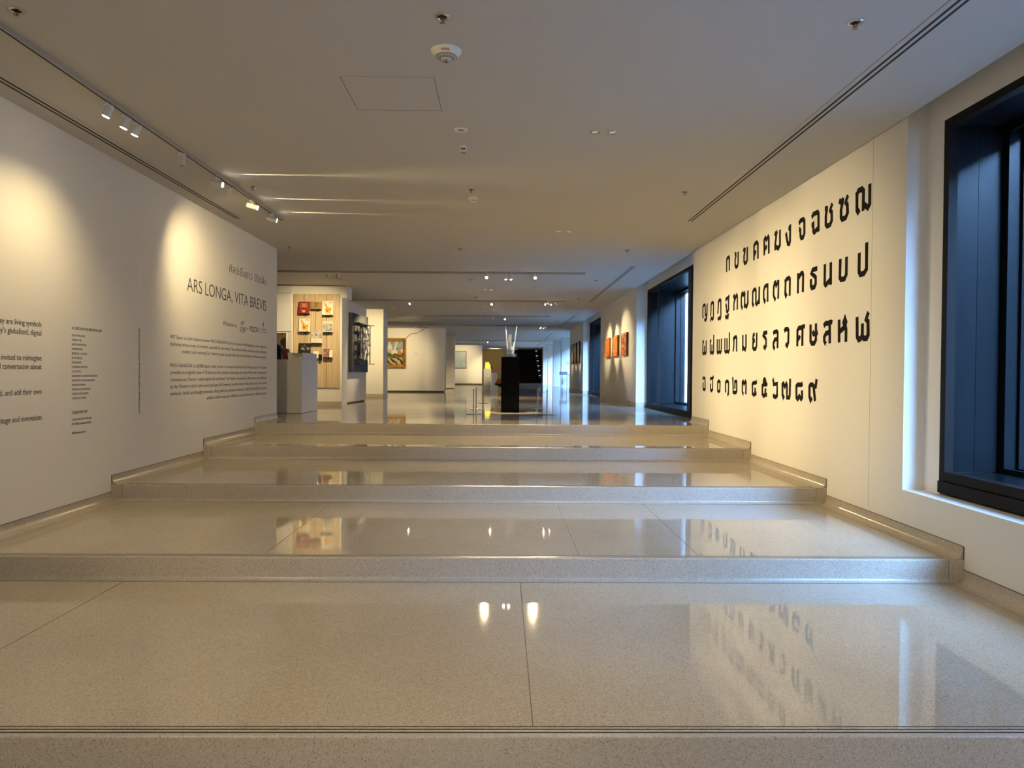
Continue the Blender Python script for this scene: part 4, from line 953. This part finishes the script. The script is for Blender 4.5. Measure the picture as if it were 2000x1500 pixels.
for i in range(4):
    x = -4.02+0.030*i; bm = BM()
    extrude(bm, [(x, 1.7175), (x+0.010, 1.7175), (x-0.028, 1.94-0.006*i), (x-0.038, 1.94-0.006*i)], 'y', 13.15, 13.30)
    tag(obj('brochure', bm, REDB, loc=(x, 13.2, 1.7175)), '%s red brochure of the leaning row on the counter' % ['leftmost', 'second', 'third', 'rightmost'][i], 'brochure', 'red brochures leaning on the counter')
bm = BM(); extrude(bm, [(13.18, 1.7175), (13.30, 1.7175), (13.30, 2.02), (13.28, 2.02)], 'x', -4.60, -4.14)
tag(obj('leaflet_stand', bm, art('blue_leaflet', None, [(0.02, 0.02, 0.02), (0.05, 0.08, 0.11), (0.16, 0.24, 0.30), (0.04, 0.05, 0.05)], 7), loc=(-4.35, 13.24, 1.7175)), 'blue grey picture stand on the counter next to the wall end', 'leaflet stand')
bm = BM(); bbox(bm, -4.13, -4.062, 13.14, 13.28, 1.7175, 1.98, 0.004)
tag(obj('brochure_holder', bm, C_('black_plastic', (0.015, 0.013, 0.012), 0.35), loc=(-4.07, 13.2, 1.7175)), 'black upright holder on the counter left of the red brochures', 'holder')
bm = BM(); extrude(bm, [(-3.88, 1.7175), (-3.84, 1.7175), (-3.845, 1.845), (-3.895, 1.845)], 'y', 12.98, 13.12)
tag(obj('card_holder', bm, MT['white'], loc=(-3.86, 13.05, 1.7175)), 'small white card holder between the red brochures and the tray', 'holder')

# freestanding panel with the black relief
def partition(name, label, x0, x1, y0, y1, z1, foot=0.03):
    t = thing(name, label, 'partition wall', ((x0+x1)/2, (y0+y1)/2, ZF))
    bm = BM(); bbox(bm, x0, x1, y0, y1, ZF+foot, z1, 0.02, 3); obj('panel', bm, MT['wall'], t)
    bm = BM(); box(bm, x0+0.05, x1-0.05, y0+0.05, y1-0.05, ZF, ZF+foot+0.01); obj('base', bm, MT['joint'], t)
    return t
t = thing('exhibition_panel', 'white freestanding panel carrying the black relief, beside the book display', 'partition wall', (-3.66, 17.65, ZF))
bm = BM()
q = [(-3.78, 16.63), (-3.675, 16.62), (-3.545, 18.64), (-3.65, 18.65)]
extrude(bm, q, 'z', ZF+0.03, 3.19); obj('panel', bm, MT['wall'], t)
bm = BM(); extrude(bm, [(-3.76, 16.68), (-3.70, 16.68), (-3.58, 18.6), (-3.63, 18.6)], 'z', ZF, ZF+0.035); obj('base', bm, MT['joint'], t)
# black relief: board, steel bars, stack of pale shards
def onp(y, d): f = (y-16.62)/2.02; return -3.675+0.13*f+d
t = thing('relief_artwork', 'black board relief with steel bars and pale glittering shards', 'artwork', (-3.60, 17.7, 1.497))
bm = BM(); extrude(bm, [(onp(17.0, 0.0), 17.0), (onp(17.0, 0.085), 17.0), (onp(18.46, 0.085), 18.46), (onp(18.46, 0.0), 18.46)], 'z', 1.497, 2.918); obj('board', bm, C_('charcoal_board', (0.010, 0.0095, 0.009), 0.6), t)
bars = BM()
def bar(y0, y1, d0, d1, z0, z1):
    v = [bars.verts.new((onp(y, d), y, z)) for z in (z0, z1) for y, d in ((y0, d0), (y1, d0), (y1, d1), (y0, d1))]
    for f in ((0,3,2,1),(4,5,6,7),(0,1,5,4),(1,2,6,5),(2,3,7,6),(3,0,4,7)): bars.faces.new([v[i] for i in f])
for z in (1.70, 2.69):
    bar(17.25, 18.4, 0.085, 0.17, z, z+0.012); bar(17.25, 17.27, 0.085, 0.20, z, z+0.012); bar(18.38, 18.4, 0.085, 0.27, z, z+0.012)
for z in (1.80, 2.02, 2.24, 2.48): bar(17.2, 17.55, 0.085, 0.16, z, z+0.010)
for y in (17.35, 17.6, 18.3): bar(y, y+0.016, 0.17, 0.19, 1.70, 2.70)
obj('steel_bars', bars, MT['black'], t)
bm = BM(); rnd = random.Random(3)
for i in range(150):
    y = rnd.uniform(17.55, 18.38); z = rnd.uniform(1.80, 2.62); d = rnd.uniform(0.10, 0.17); s = rnd.uniform(0.02, 0.05); h = rnd.uniform(0.015, 0.06)
    tl = rnd.uniform(-.03, .03); q = [(onp(y, d)+a*tl/s, y+a, z+b+rnd.uniform(-.01, .01)) for a, b in ((-s, -h), (s, -h), (s*.8, h), (-s*.8, h))]
    vv = [bm.verts.new(p) for p in q]; v2 = [bm.verts.new((p[0]+0.004, p[1], p[2])) for p in q]
    bm.faces.new(vv); bm.faces.new(v2[::-1])
    for k in range(4): bm.faces.new((vv[k], vv[(k+1) % 4], v2[(k+1) % 4], v2[k]))
obj('shards', bm, art('pale_shards', None, [(0.10, 0.10, 0.11), (0.60, 0.58, 0.60), (0.85, 0.83, 0.82), (0.30, 0.30, 0.33)], 20), t)

# column, partitions
bm = BM(); box(bm, -4.5, -3.66, 22.0, 22.82, ZF, ZC); struct('column', bm, MT['wall'])
bm = BM(); box(bm, -4.51, -3.652, 21.992, 22.83, ZF, ZF+0.085); struct('baseboard_column', bm, MT['skirt'])
partition('partition_wall', 'wide white partition carrying the gold framed painting', -6.2, -2.185, 27.4, 27.95, 3.213, 0.045)
partition('partition_wall', 'narrow white partition seen just behind the one with the gold frame', -4.6, -2.245, 33.7, 34.2, 3.268)
partition('partition_wall', 'far white partition carrying the pale blue painting', -5.0, -1.28, 46.0, 46.4, 3.31, 0.06)
bm = BM(); box(bm, -9.2, -3.62, 29.6, 30.3, 2.9, ZC); struct('trim_3', bm, MT['wall'])
bm = BM(); bbox(bm, -3.341, -3.224, 27.394, 27.40, 2.179, 2.257, 0.001)
tag(obj('caption_label', bm, C_('label_card', (0.66, 0.64, 0.60), 0.5), loc=(-3.28, 27.4, 2.179)), 'small pale caption card right of the gold framed painting', 'label')
# gold framed landscape
t = thing('framed_painting', 'landscape painting in a wide carved gold frame', 'painting', (-4.35, 27.36, 1.667))
x0, x1, z0, z1, fw = -5.05, -3.675, 1.667, 2.812, 0.14
GF = mat('gilded_wood', (0.62, 0.34, 0.07), 0.35, metal=0.7, bump=1.0, bscale=45, var=0.35, vscale=18)
bm = BM()
def moulding(a, b):
    pr = [(0.0, 0.0), (0.0, 0.06), (0.03, 0.085), (0.06, 0.06), (0.09, 0.055), (0.12, 0.035), (0.14, 0.02), (0.14, 0.0)]
    (ax, az), (bx, bz) = a, b; cx, cz = (x0+x1)/2, (z0+z1)/2
    V = []
    for (px, pz) in (a, b):
        sx = 1 if px < cx else -1; sz = 1 if pz < cz else -1
        V.append([bm.verts.new((px+sx*u, 27.398-d, pz+sz*u)) for u, d in pr])
    for i in range(len(pr)-1): bm.faces.new((V[0][i], V[1][i], V[1][i+1], V[0][i+1]))
cs = [(x0, z0), (x1, z0), (x1, z1), (x0, z1)]
for i in range(4): moulding(cs[i], cs[(i+1) % 4])
obj('frame', bm, GF, t)
def landscape():
    m, nt, b = _nt('landscape_paint'); N = nt.nodes; L = nt.links
    tc = N.new('ShaderNodeTexCoord'); sep = N.new('ShaderNodeSeparateXYZ'); L.new(tc.outputs['Generated'], sep.inputs[0])
    def noise(sc, d=4, dist=0.5):
        n = N.new('ShaderNodeTexNoise'); n.inputs['Scale'].default_value = sc; n.inputs['Detail'].default_value = d; n.inputs['Distortion'].default_value = dist
        L.new(tc.outputs['Object'], n.inputs['Vector']); return n
    def ramp(src, els):
        r = N.new('ShaderNodeValToRGB'); e = r.color_ramp.elements
        e[0].position, e[0].color = els[0][0], (*els[0][1], 1); e[1].position, e[1].color = els[-1][0], (*els[-1][1], 1)
        for p, c in els[1:-1]: q = e.new(p); q.color = (*c, 1)
        L.new(src, r.inputs[0]); return r
    def math_(op, a, v=None, bb=None):
        k = N.new('ShaderNodeMath'); k.operation = op; L.new(a, k.inputs[0])
        if bb is not None: L.new(bb, k.inputs[1])
        else: k.inputs[1].default_value = v
        return k
    sky = ramp(noise(4.5).outputs['Fac'], [(0.35, (0.13, 0.20, 0.28)), (0.47, (0.30, 0.38, 0.42)), (0.55, (0.75, 0.66, 0.50)), (0.7, (0.85, 0.78, 0.65))])
    trees = ramp(noise(9).outputs['Fac'], [(0.35, (0.02, 0.035, 0.01)), (0.5, (0.10, 0.14, 0.02)), (0.65, (0.40, 0.33, 0.05))])
    wv = N.new('ShaderNodeTexWave'); wv.wave_type = 'BANDS'; wv.bands_direction = 'DIAGONAL'; wv.inputs['Scale'].default_value = 2.6; wv.inputs['Distortion'].default_value = 6; L.new(tc.outputs['Object'], wv.inputs['Vector'])
    gr = ramp(wv.outputs['Fac'], [(0.3, (0.05, 0.03, 0.01)), (0.5, (0.75, 0.42, 0.08)), (0.7, (0.85, 0.62, 0.22)), (0.9, (0.30, 0.34, 0.36))])
    e1 = math_('ADD', sep.outputs['Z'], bb=math_('MULTIPLY', noise(3.0).outputs['Fac'], 0.5).outputs[0])
    m1 = N.new('ShaderNodeMath'); m1.operation = 'GREATER_THAN'; m1.inputs[1].default_value = 0.70; L.new(e1.outputs[0], m1.inputs[0])
    e2 = math_('ADD', sep.outputs['Z'], bb=math_('MULTIPLY', noise(5.0).outputs['Fac'], 0.16).outputs[0])
    m2 = N.new('ShaderNodeMath'); m2.operation = 'GREATER_THAN'; m2.inputs[1].default_value = 0.35; L.new(e2.outputs[0], m2.inputs[0])
    a = N.new('ShaderNodeMixRGB'); L.new(m2.outputs[0], a.inputs[0]); L.new(gr.outputs[0], a.inputs[1]); L.new(trees.outputs[0], a.inputs[2])
    c = N.new('ShaderNodeMixRGB'); L.new(m1.outputs[0], c.inputs[0]); L.new(a.outputs[0], c.inputs[1]); L.new(sky.outputs[0], c.inputs[2])
    L.new(c.outputs[0], b.inputs['Base Color']); b.inputs['Roughness'].default_value = 0.4
    return m
bm = BM(); box(bm, x0+fw-0.01, x1-fw+0.01, 27.375, 27.395, z0+fw-0.01, z1-fw+0.01); obj('canvas', bm, landscape(), t)
bm = BM(); lathe(bm, [(0.0, -0.10), (0.06, -0.07), (0.075, 0.0), (0.06, 0.07), (0.0, 0.10)], (-3.93, 27.372, 2.26), 20)
for v in bm.verts: v.co.y = 27.372+(v.co.y-27.372)*0.06
obj('red_figure', bm, C_('red_orange_paint', (0.55, 0.14, 0.06)), t)
bm = BM(); pts = [(-3.685, 27.36, 2.81), (-3.60, 27.385, 2.90), (-3.502, 27.39, 2.975), (-3.40, 27.39, 2.998), (-3.306, 27.39, 3.004), (-3.20, 27.39, 3.05), (-3.111, 27.39, 3.10), (-3.03, 27.39, 3.15), (-2.975, 27.39, 3.215), (-2.96, 27.45, 3.222)]
tube(bm, pts, 0.009, 8); tag(obj('picture_cord', bm, MT['black'], loc=(-3.685, 27.37, 2.81)), 'thin black cord running from the gold frame over the partition top', 'cord')
# pale painting
t = thing('framed_painting', 'pale blue grey painting in a thin frame on the far partition', 'painting', (-2.9, 45.98, 1.79))
bm = BM(); bbox(bm, -3.6, -2.287, 45.94, 45.998, 1.79, 2.907, 0.006); obj('frame', bm, C_('grey_frame', (0.12, 0.11, 0.09), 0.5), t)
bm = BM(); box(bm, -3.555, -2.335, 45.933, 45.945, 1.84, 2.86); obj('canvas', bm, art('pale_blue_paint', None, [(0.26, 0.34, 0.37), (0.30, 0.38, 0.40), (0.36, 0.43, 0.44), (0.40, 0.46, 0.46)], 2.5), t)

# ================================================================== GALLERY FLOOR OBJECTS
t = thing('pedestal', 'tall black pedestal standing in the middle of the gallery', 'pedestal', (0.161, 13.77, ZF))
bm = BM(); bbox(bm, -0.013, 0.335, 13.6, 13.95, ZF, 1.133, 0.003); obj('lower_box', bm, MT['pedb'], t)
bm = BM(); bbox(bm, -0.013, 0.335, 13.6, 13.95, 1.137, 1.812, 0.003); obj('upper_box', bm, MT['pedb'], t)
t = thing('glass_sculpture', 'white translucent glass sculpture of upright rods on the black pedestal', 'sculpture', (0.163, 13.78, 1.812))
FR = mat('frosted_glass_rod', (0.88, 0.90, 0.90), 0.15, emit=None); FR.node_tree.nodes['Principled BSDF'].inputs['Transmission Weight'].default_value = 0.1
CL = glass('ice_clear_glass', (0.80, 0.90, 0.94), 0.22)
bm = BM(); lathe(bm, [(0.0, 0.0), (0.120, 0.0), (0.126, 0.006), (0.124, 0.055), (0.118, 0.062), (0.060, 0.058), (0.0, 0.05)], (0.163, 13.78, 1.8125), 10); obj('base', bm, CL, t)
RODS = [((0.10, 13.76), (0.055, 13.72, 2.405), 0.011), ((0.105, 13.80), (0.075, 13.82, 2.35), 0.009), ((0.115, 13.75), (0.06, 13.76, 2.32), 0.008), ((0.125, 13.76), (0.125, 13.74, 2.12), 0.018), ((0.14, 13.79), (0.135, 13.79, 2.245), 0.011), ((0.15, 13.77), (0.142, 13.75, 2.23), 0.009),
        ((0.175, 13.77), (0.170, 13.76, 2.252), 0.012), ((0.19, 13.80), (0.192, 13.82, 2.04), 0.010), ((0.215, 13.75), (0.235, 13.77, 2.09), 0.009), ((0.22, 13.78), (0.285, 13.74, 2.405), 0.010)]
for (bx, by), (tx, ty, tz), r in RODS:
    bm = BM(); cyl(bm, (bx, by, 1.866), (tx, ty, tz), r*1.35, r*0.85, 10); obj('rod', bm, FR, t, smooth=True)
bm = BM(); lathe(bm, [(0.0, -0.03), (0.026, -0.018), (0.034, 0.0), (0.026, 0.02), (0.0, 0.03)], (0.195, 13.74, 1.92), 10); lathe(bm, [(0.0, -0.035), (0.03, -0.018), (0.034, 0.004), (0.02, 0.025), (0.0, 0.035)], (0.115, 13.73, 1.93), 9); obj('glass_chunks', bm, CL, t)

def stanchion(x, y, label):
    t = thing('stanchion', label, 'barrier post', (0, 0, ZF), 'low barrier posts around the pedestal')
    bm = BM(); lathe(bm, [(0.0, 0.0), (0.0, 0.0), (0.135, 0.0), (0.135, 0.006), (0.02, 0.012), (0.0, 0.012)], (0, 0, ZF), 28); obj('base_plate', bm, MT['steel'], t)
    bm = BM(); cyl(bm, (0, 0, ZF+0.01), (0, 0, ZF+0.44), 0.010, seg=14); obj('post', bm, MT['steel'], t, smooth=True)
    bm = BM(); cyl(bm, (0, 0, ZF+0.44), (0, 0, ZF+0.452), 0.013, seg=14); obj('cap', bm, MT['black'], t)
    t.location = (x, y, ZF); return t
s0 = stanchion(-0.512, 12.95, 'low steel barrier post at the front left of the black pedestal')
PST = [(-0.527, 14.65, 'low steel barrier post left behind the front left one'), (-0.45, 17.6, 'low steel barrier post farther back in front of the yellow sculpture'), (0.755, 15.1, 'low steel barrier post behind the right of the pedestal'), (0.820, 12.86, 'low steel barrier post at the front right of the black pedestal')]
for x, y, l in PST: dup(s0, (x, y, ZF), l)
def cordage(a, b, label):
    bm = BM(); n = 12; pts = []; u = (Vector(b)-Vector(a)).normalized()*0.012; a = Vector(a)+u; b = Vector(b)-u
    for i in range(n+1):
        f = i/n; pts.append((a[0]+(b[0]-a[0])*f, a[1]+(b[1]-a[1])*f, ZF+0.43-0.05*4*f*(1-f)))
    tube(bm, pts, 0.003, 6); tag(obj('barrier_cord', bm, MT['greyp'], loc=pts[0]), label, 'cord', 'thin cords of the low barrier')
cordage((-0.512, 12.95), (-0.527, 14.65), 'thin cord joining the two barrier posts on the left')
cordage((-0.527, 14.65), (-0.45, 17.6), 'thin cord leading back to the farthest barrier post')
cordage((0.82, 12.86), (0.755, 15.1), 'thin cord joining the two barrier posts on the right')

t = thing('plinth', 'tall white plinth under the yellow sculpture', 'plinth', (-0.63, 31.45, ZF))
bm = BM(); bbox(bm, -0.80, -0.475, 31.3, 31.62, ZF, 1.694, 0.004); obj('body', bm, MT['counter'], t)
t = thing('plinth', 'lower wide white plinth behind the yellow sculpture', 'plinth', (-0.40, 33.2, ZF))
bm = BM(); bbox(bm, -0.62, -0.205, 33.0, 33.5, ZF, 1.517, 0.004); obj('body', bm, MT['counter'], t)
t = thing('sculpture', 'glowing yellow cluster sculpture on the tall white plinth', 'sculpture', (-0.63, 31.46, 1.694))
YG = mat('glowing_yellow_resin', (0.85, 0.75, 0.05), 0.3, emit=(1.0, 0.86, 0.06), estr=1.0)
for bx, tx, h, r in ((-0.71, -0.70, 0.31, 0.035), (-0.66, -0.67, 0.24, 0.045), (-0.62, -0.62, 0.315, 0.04), (-0.58, -0.57, 0.26, 0.04), (-0.55, -0.535, 0.19, 0.045)):
    bm = BM(); z = 1.694
    lathe(bm, [(0.0, 0.0), (r, 0.0), (r*1.05, h*0.3), (r*0.85, h*0.65), (r*0.5, h*0.93), (0.0, h)], (bx, 31.46, z), 14); obj('finger', bm, YG, t, smooth=True)
t = thing('sculpture', 'small orange red round form just right of the yellow sculpture', 'sculpture', (-0.45, 33.25, 1.517))
bm = BM(); lathe(bm, [(0.0, 0.0), (0.05, 0.0), (0.03, 0.10), (0.035, 0.18), (0.075, 0.22), (0.08, 0.28), (0.05, 0.33), (0.0, 0.34)], (-0.46, 33.25, 1.517), 18); obj('body', bm, C_('orange_red_glaze', (0.60, 0.12, 0.04), 0.3), t, smooth=True)
# orange bench with dark raked base
t = thing('bench', 'orange upholstered bench on a dark tapering base behind the pedestal', 'bench', (0.2, 25.4, ZF))
bm = BM(); extrude(bm, [(-0.24, 1.13), (-0.16, 1.30), (0.5, 1.30), (0.55, 1.13)], 'y', 25.0, 25.7)
bmesh.ops.bevel(bm, geom=bm.edges[:], offset=0.03, segments=2, profile=0.5, affect='EDGES'); obj('cushion', bm, C_('orange_leather', (0.48, 0.13, 0.03), 0.45), t, smooth=True)
bm = BM(); extrude(bm, [(-0.25, 1.10), (-0.25, 1.13), (0.56, 1.13), (0.56, 1.10), (0.46, 0.98), (0.40, 0.78), (0.10, 0.78), (0.02, 0.98)], 'y', 25.02, 25.68); obj('base', bm, MT['black'], t)
bm = BM(); box(bm, -0.05, 0.5, 25.1, 25.6, ZF, 0.785); obj('foot', bm, MT['black'], t)
bm = BM(); bbox(bm, -0.05, 0.5, 25.68, 25.76, 1.15, 1.335, 0.02); obj('back_rail', bm, C_('dark_orange_leather', (0.25, 0.06, 0.02), 0.45), t)

# carved orange panels on the right wall
CARV = mat('carved_orange_resin', (0.62, 0.155, 0.018), 0.4, bump=1.0, bscale=30, var=0.75, vscale=26); SIDE = C_('brown_panel_side', (0.23, 0.085, 0.02), 0.5)
rnd = random.Random(11)
for i, (a, b) in enumerate(((17.05, 17.82), (18.38, 19.13), (19.8, 20.53))):
    t = thing('carved_panel', 'orange carved relief panel, %s of three on the right wall' % ['nearest', 'middle', 'farthest'][i], 'artwork', (XR-0.04, (a+b)/2, 1.966), 'carved orange panels on the right wall')
    bm = BM(); box(bm, XR-0.055, XR-0.0005, a, b, 1.966, 2.51); obj('box', bm, SIDE, t)
    bm = BM()
    for k in range(70):
        y = rnd.uniform(a+0.05, b-0.05); z = rnd.uniform(2.01, 2.47); r = rnd.uniform(0.018, 0.045); h = rnd.uniform(0.006, 0.03)
        n = 7; ph = rnd.random()*6; top = bm.verts.new((XR-0.055-h, y, z)); ring = [bm.verts.new((XR-0.0552, y+r*math.cos(ph+6.283*q/n)*rnd.uniform(.7, 1.2), z+r*math.sin(ph+6.283*q/n)*rnd.uniform(.7, 1.2))) for q in range(n)]
        for q in range(n): bm.faces.new((ring[q], ring[(q+1) % n], top))
    obj('carving', bm, CARV, t)
    bm = BM(); box(bm, XR-0.0565, XR-0.055, a, b, 1.966, 2.51); obj('face', bm, CARV, t)
bm = BM(); bbox(bm, XR-0.006, XR-0.0003, 16.28, 16.40, 1.98, 2.19, 0.001)
tag(obj('caption_label', bm, C_('label_card', (0.66, 0.64, 0.60), 0.5), loc=(XR, 16.34, 1.98)), 'slim caption card on the right wall before the nearest carved panel', 'label')
# dark upright panels
DK = C_('dark_panel', (0.016, 0.016, 0.018), 0.35)
for i, (a, b, z0, z1) in enumerate(((27.5, 28.25, 1.90, 2.77), (28.7, 29.45, 1.905, 2.76), (29.9, 30.65, 1.91, 2.75))):
    t = thing('wall_panel_artwork', 'dark upright panel with a light streak, %s of three on the far right wall' % ['nearest', 'middle', 'farthest'][i], 'artwork', (XR-0.03, (a+b)/2, z0), 'dark upright panels on the far right wall')
    bm = BM(); bbox(bm, XR-0.05, XR-0.0005, a, b, z0, z1, 0.05, 4); obj('panel', bm, DK, t, smooth=True)
    bm = BM(); extrude(bm, [((a+b)/2-0.05, z0+0.08), ((a+b)/2+0.06, z0+0.2), ((a+b)/2+0.02, z0+0.5), ((a+b)/2-0.03, z0+0.55), ((a+b)/2-0.08, z0+0.3)], 'x', XR-0.0525, XR-0.049); obj('streak', bm, art('streak_paint', None, [(0.30, 0.14, 0.08), (0.6, 0.5, 0.4), (0.8, 0.7, 0.6), (0.3, 0.2, 0.15)], 9), t)
# grey high table near the far right
t = thing('high_table', 'grey high table on thin legs beyond the third right wall panel', 'table', (3.6, 38.0, ZF))
GT = C_('grey_metal', (0.16, 0.16, 0.17), 0.4)
bm = BM(); bbox(bm, 3.02, 3.40, 36.9, 37.3, 1.46, 1.60, 0.006); obj('box_top', bm, GT, t)
bm = BM(); bbox(bm, 3.05, 3.75, 36.9, 37.9, 1.44, 1.47, 0.005); obj('tabletop', bm, GT, t)
for x, y in ((3.07, 36.95), (3.22, 37.85), (3.38, 36.95), (3.54, 37.4), (3.72, 36.95), (3.72, 37.85)):
    bm = BM(); cyl(bm, (x, y, ZF), (x, y, 1.445), 0.016, seg=10); obj('leg', bm, GT, t)
bm = BM(); bbox(bm, 3.50, 4.10, 38.27, 38.295, 2.02, 2.14, 0.004)
tag(obj('wall_sign', bm, C_('pale_sign', (0.50, 0.58, 0.66), 0.5), loc=(3.8, 38.28, 2.02)), 'small pale sign plate on the white pier behind the high table', 'sign')
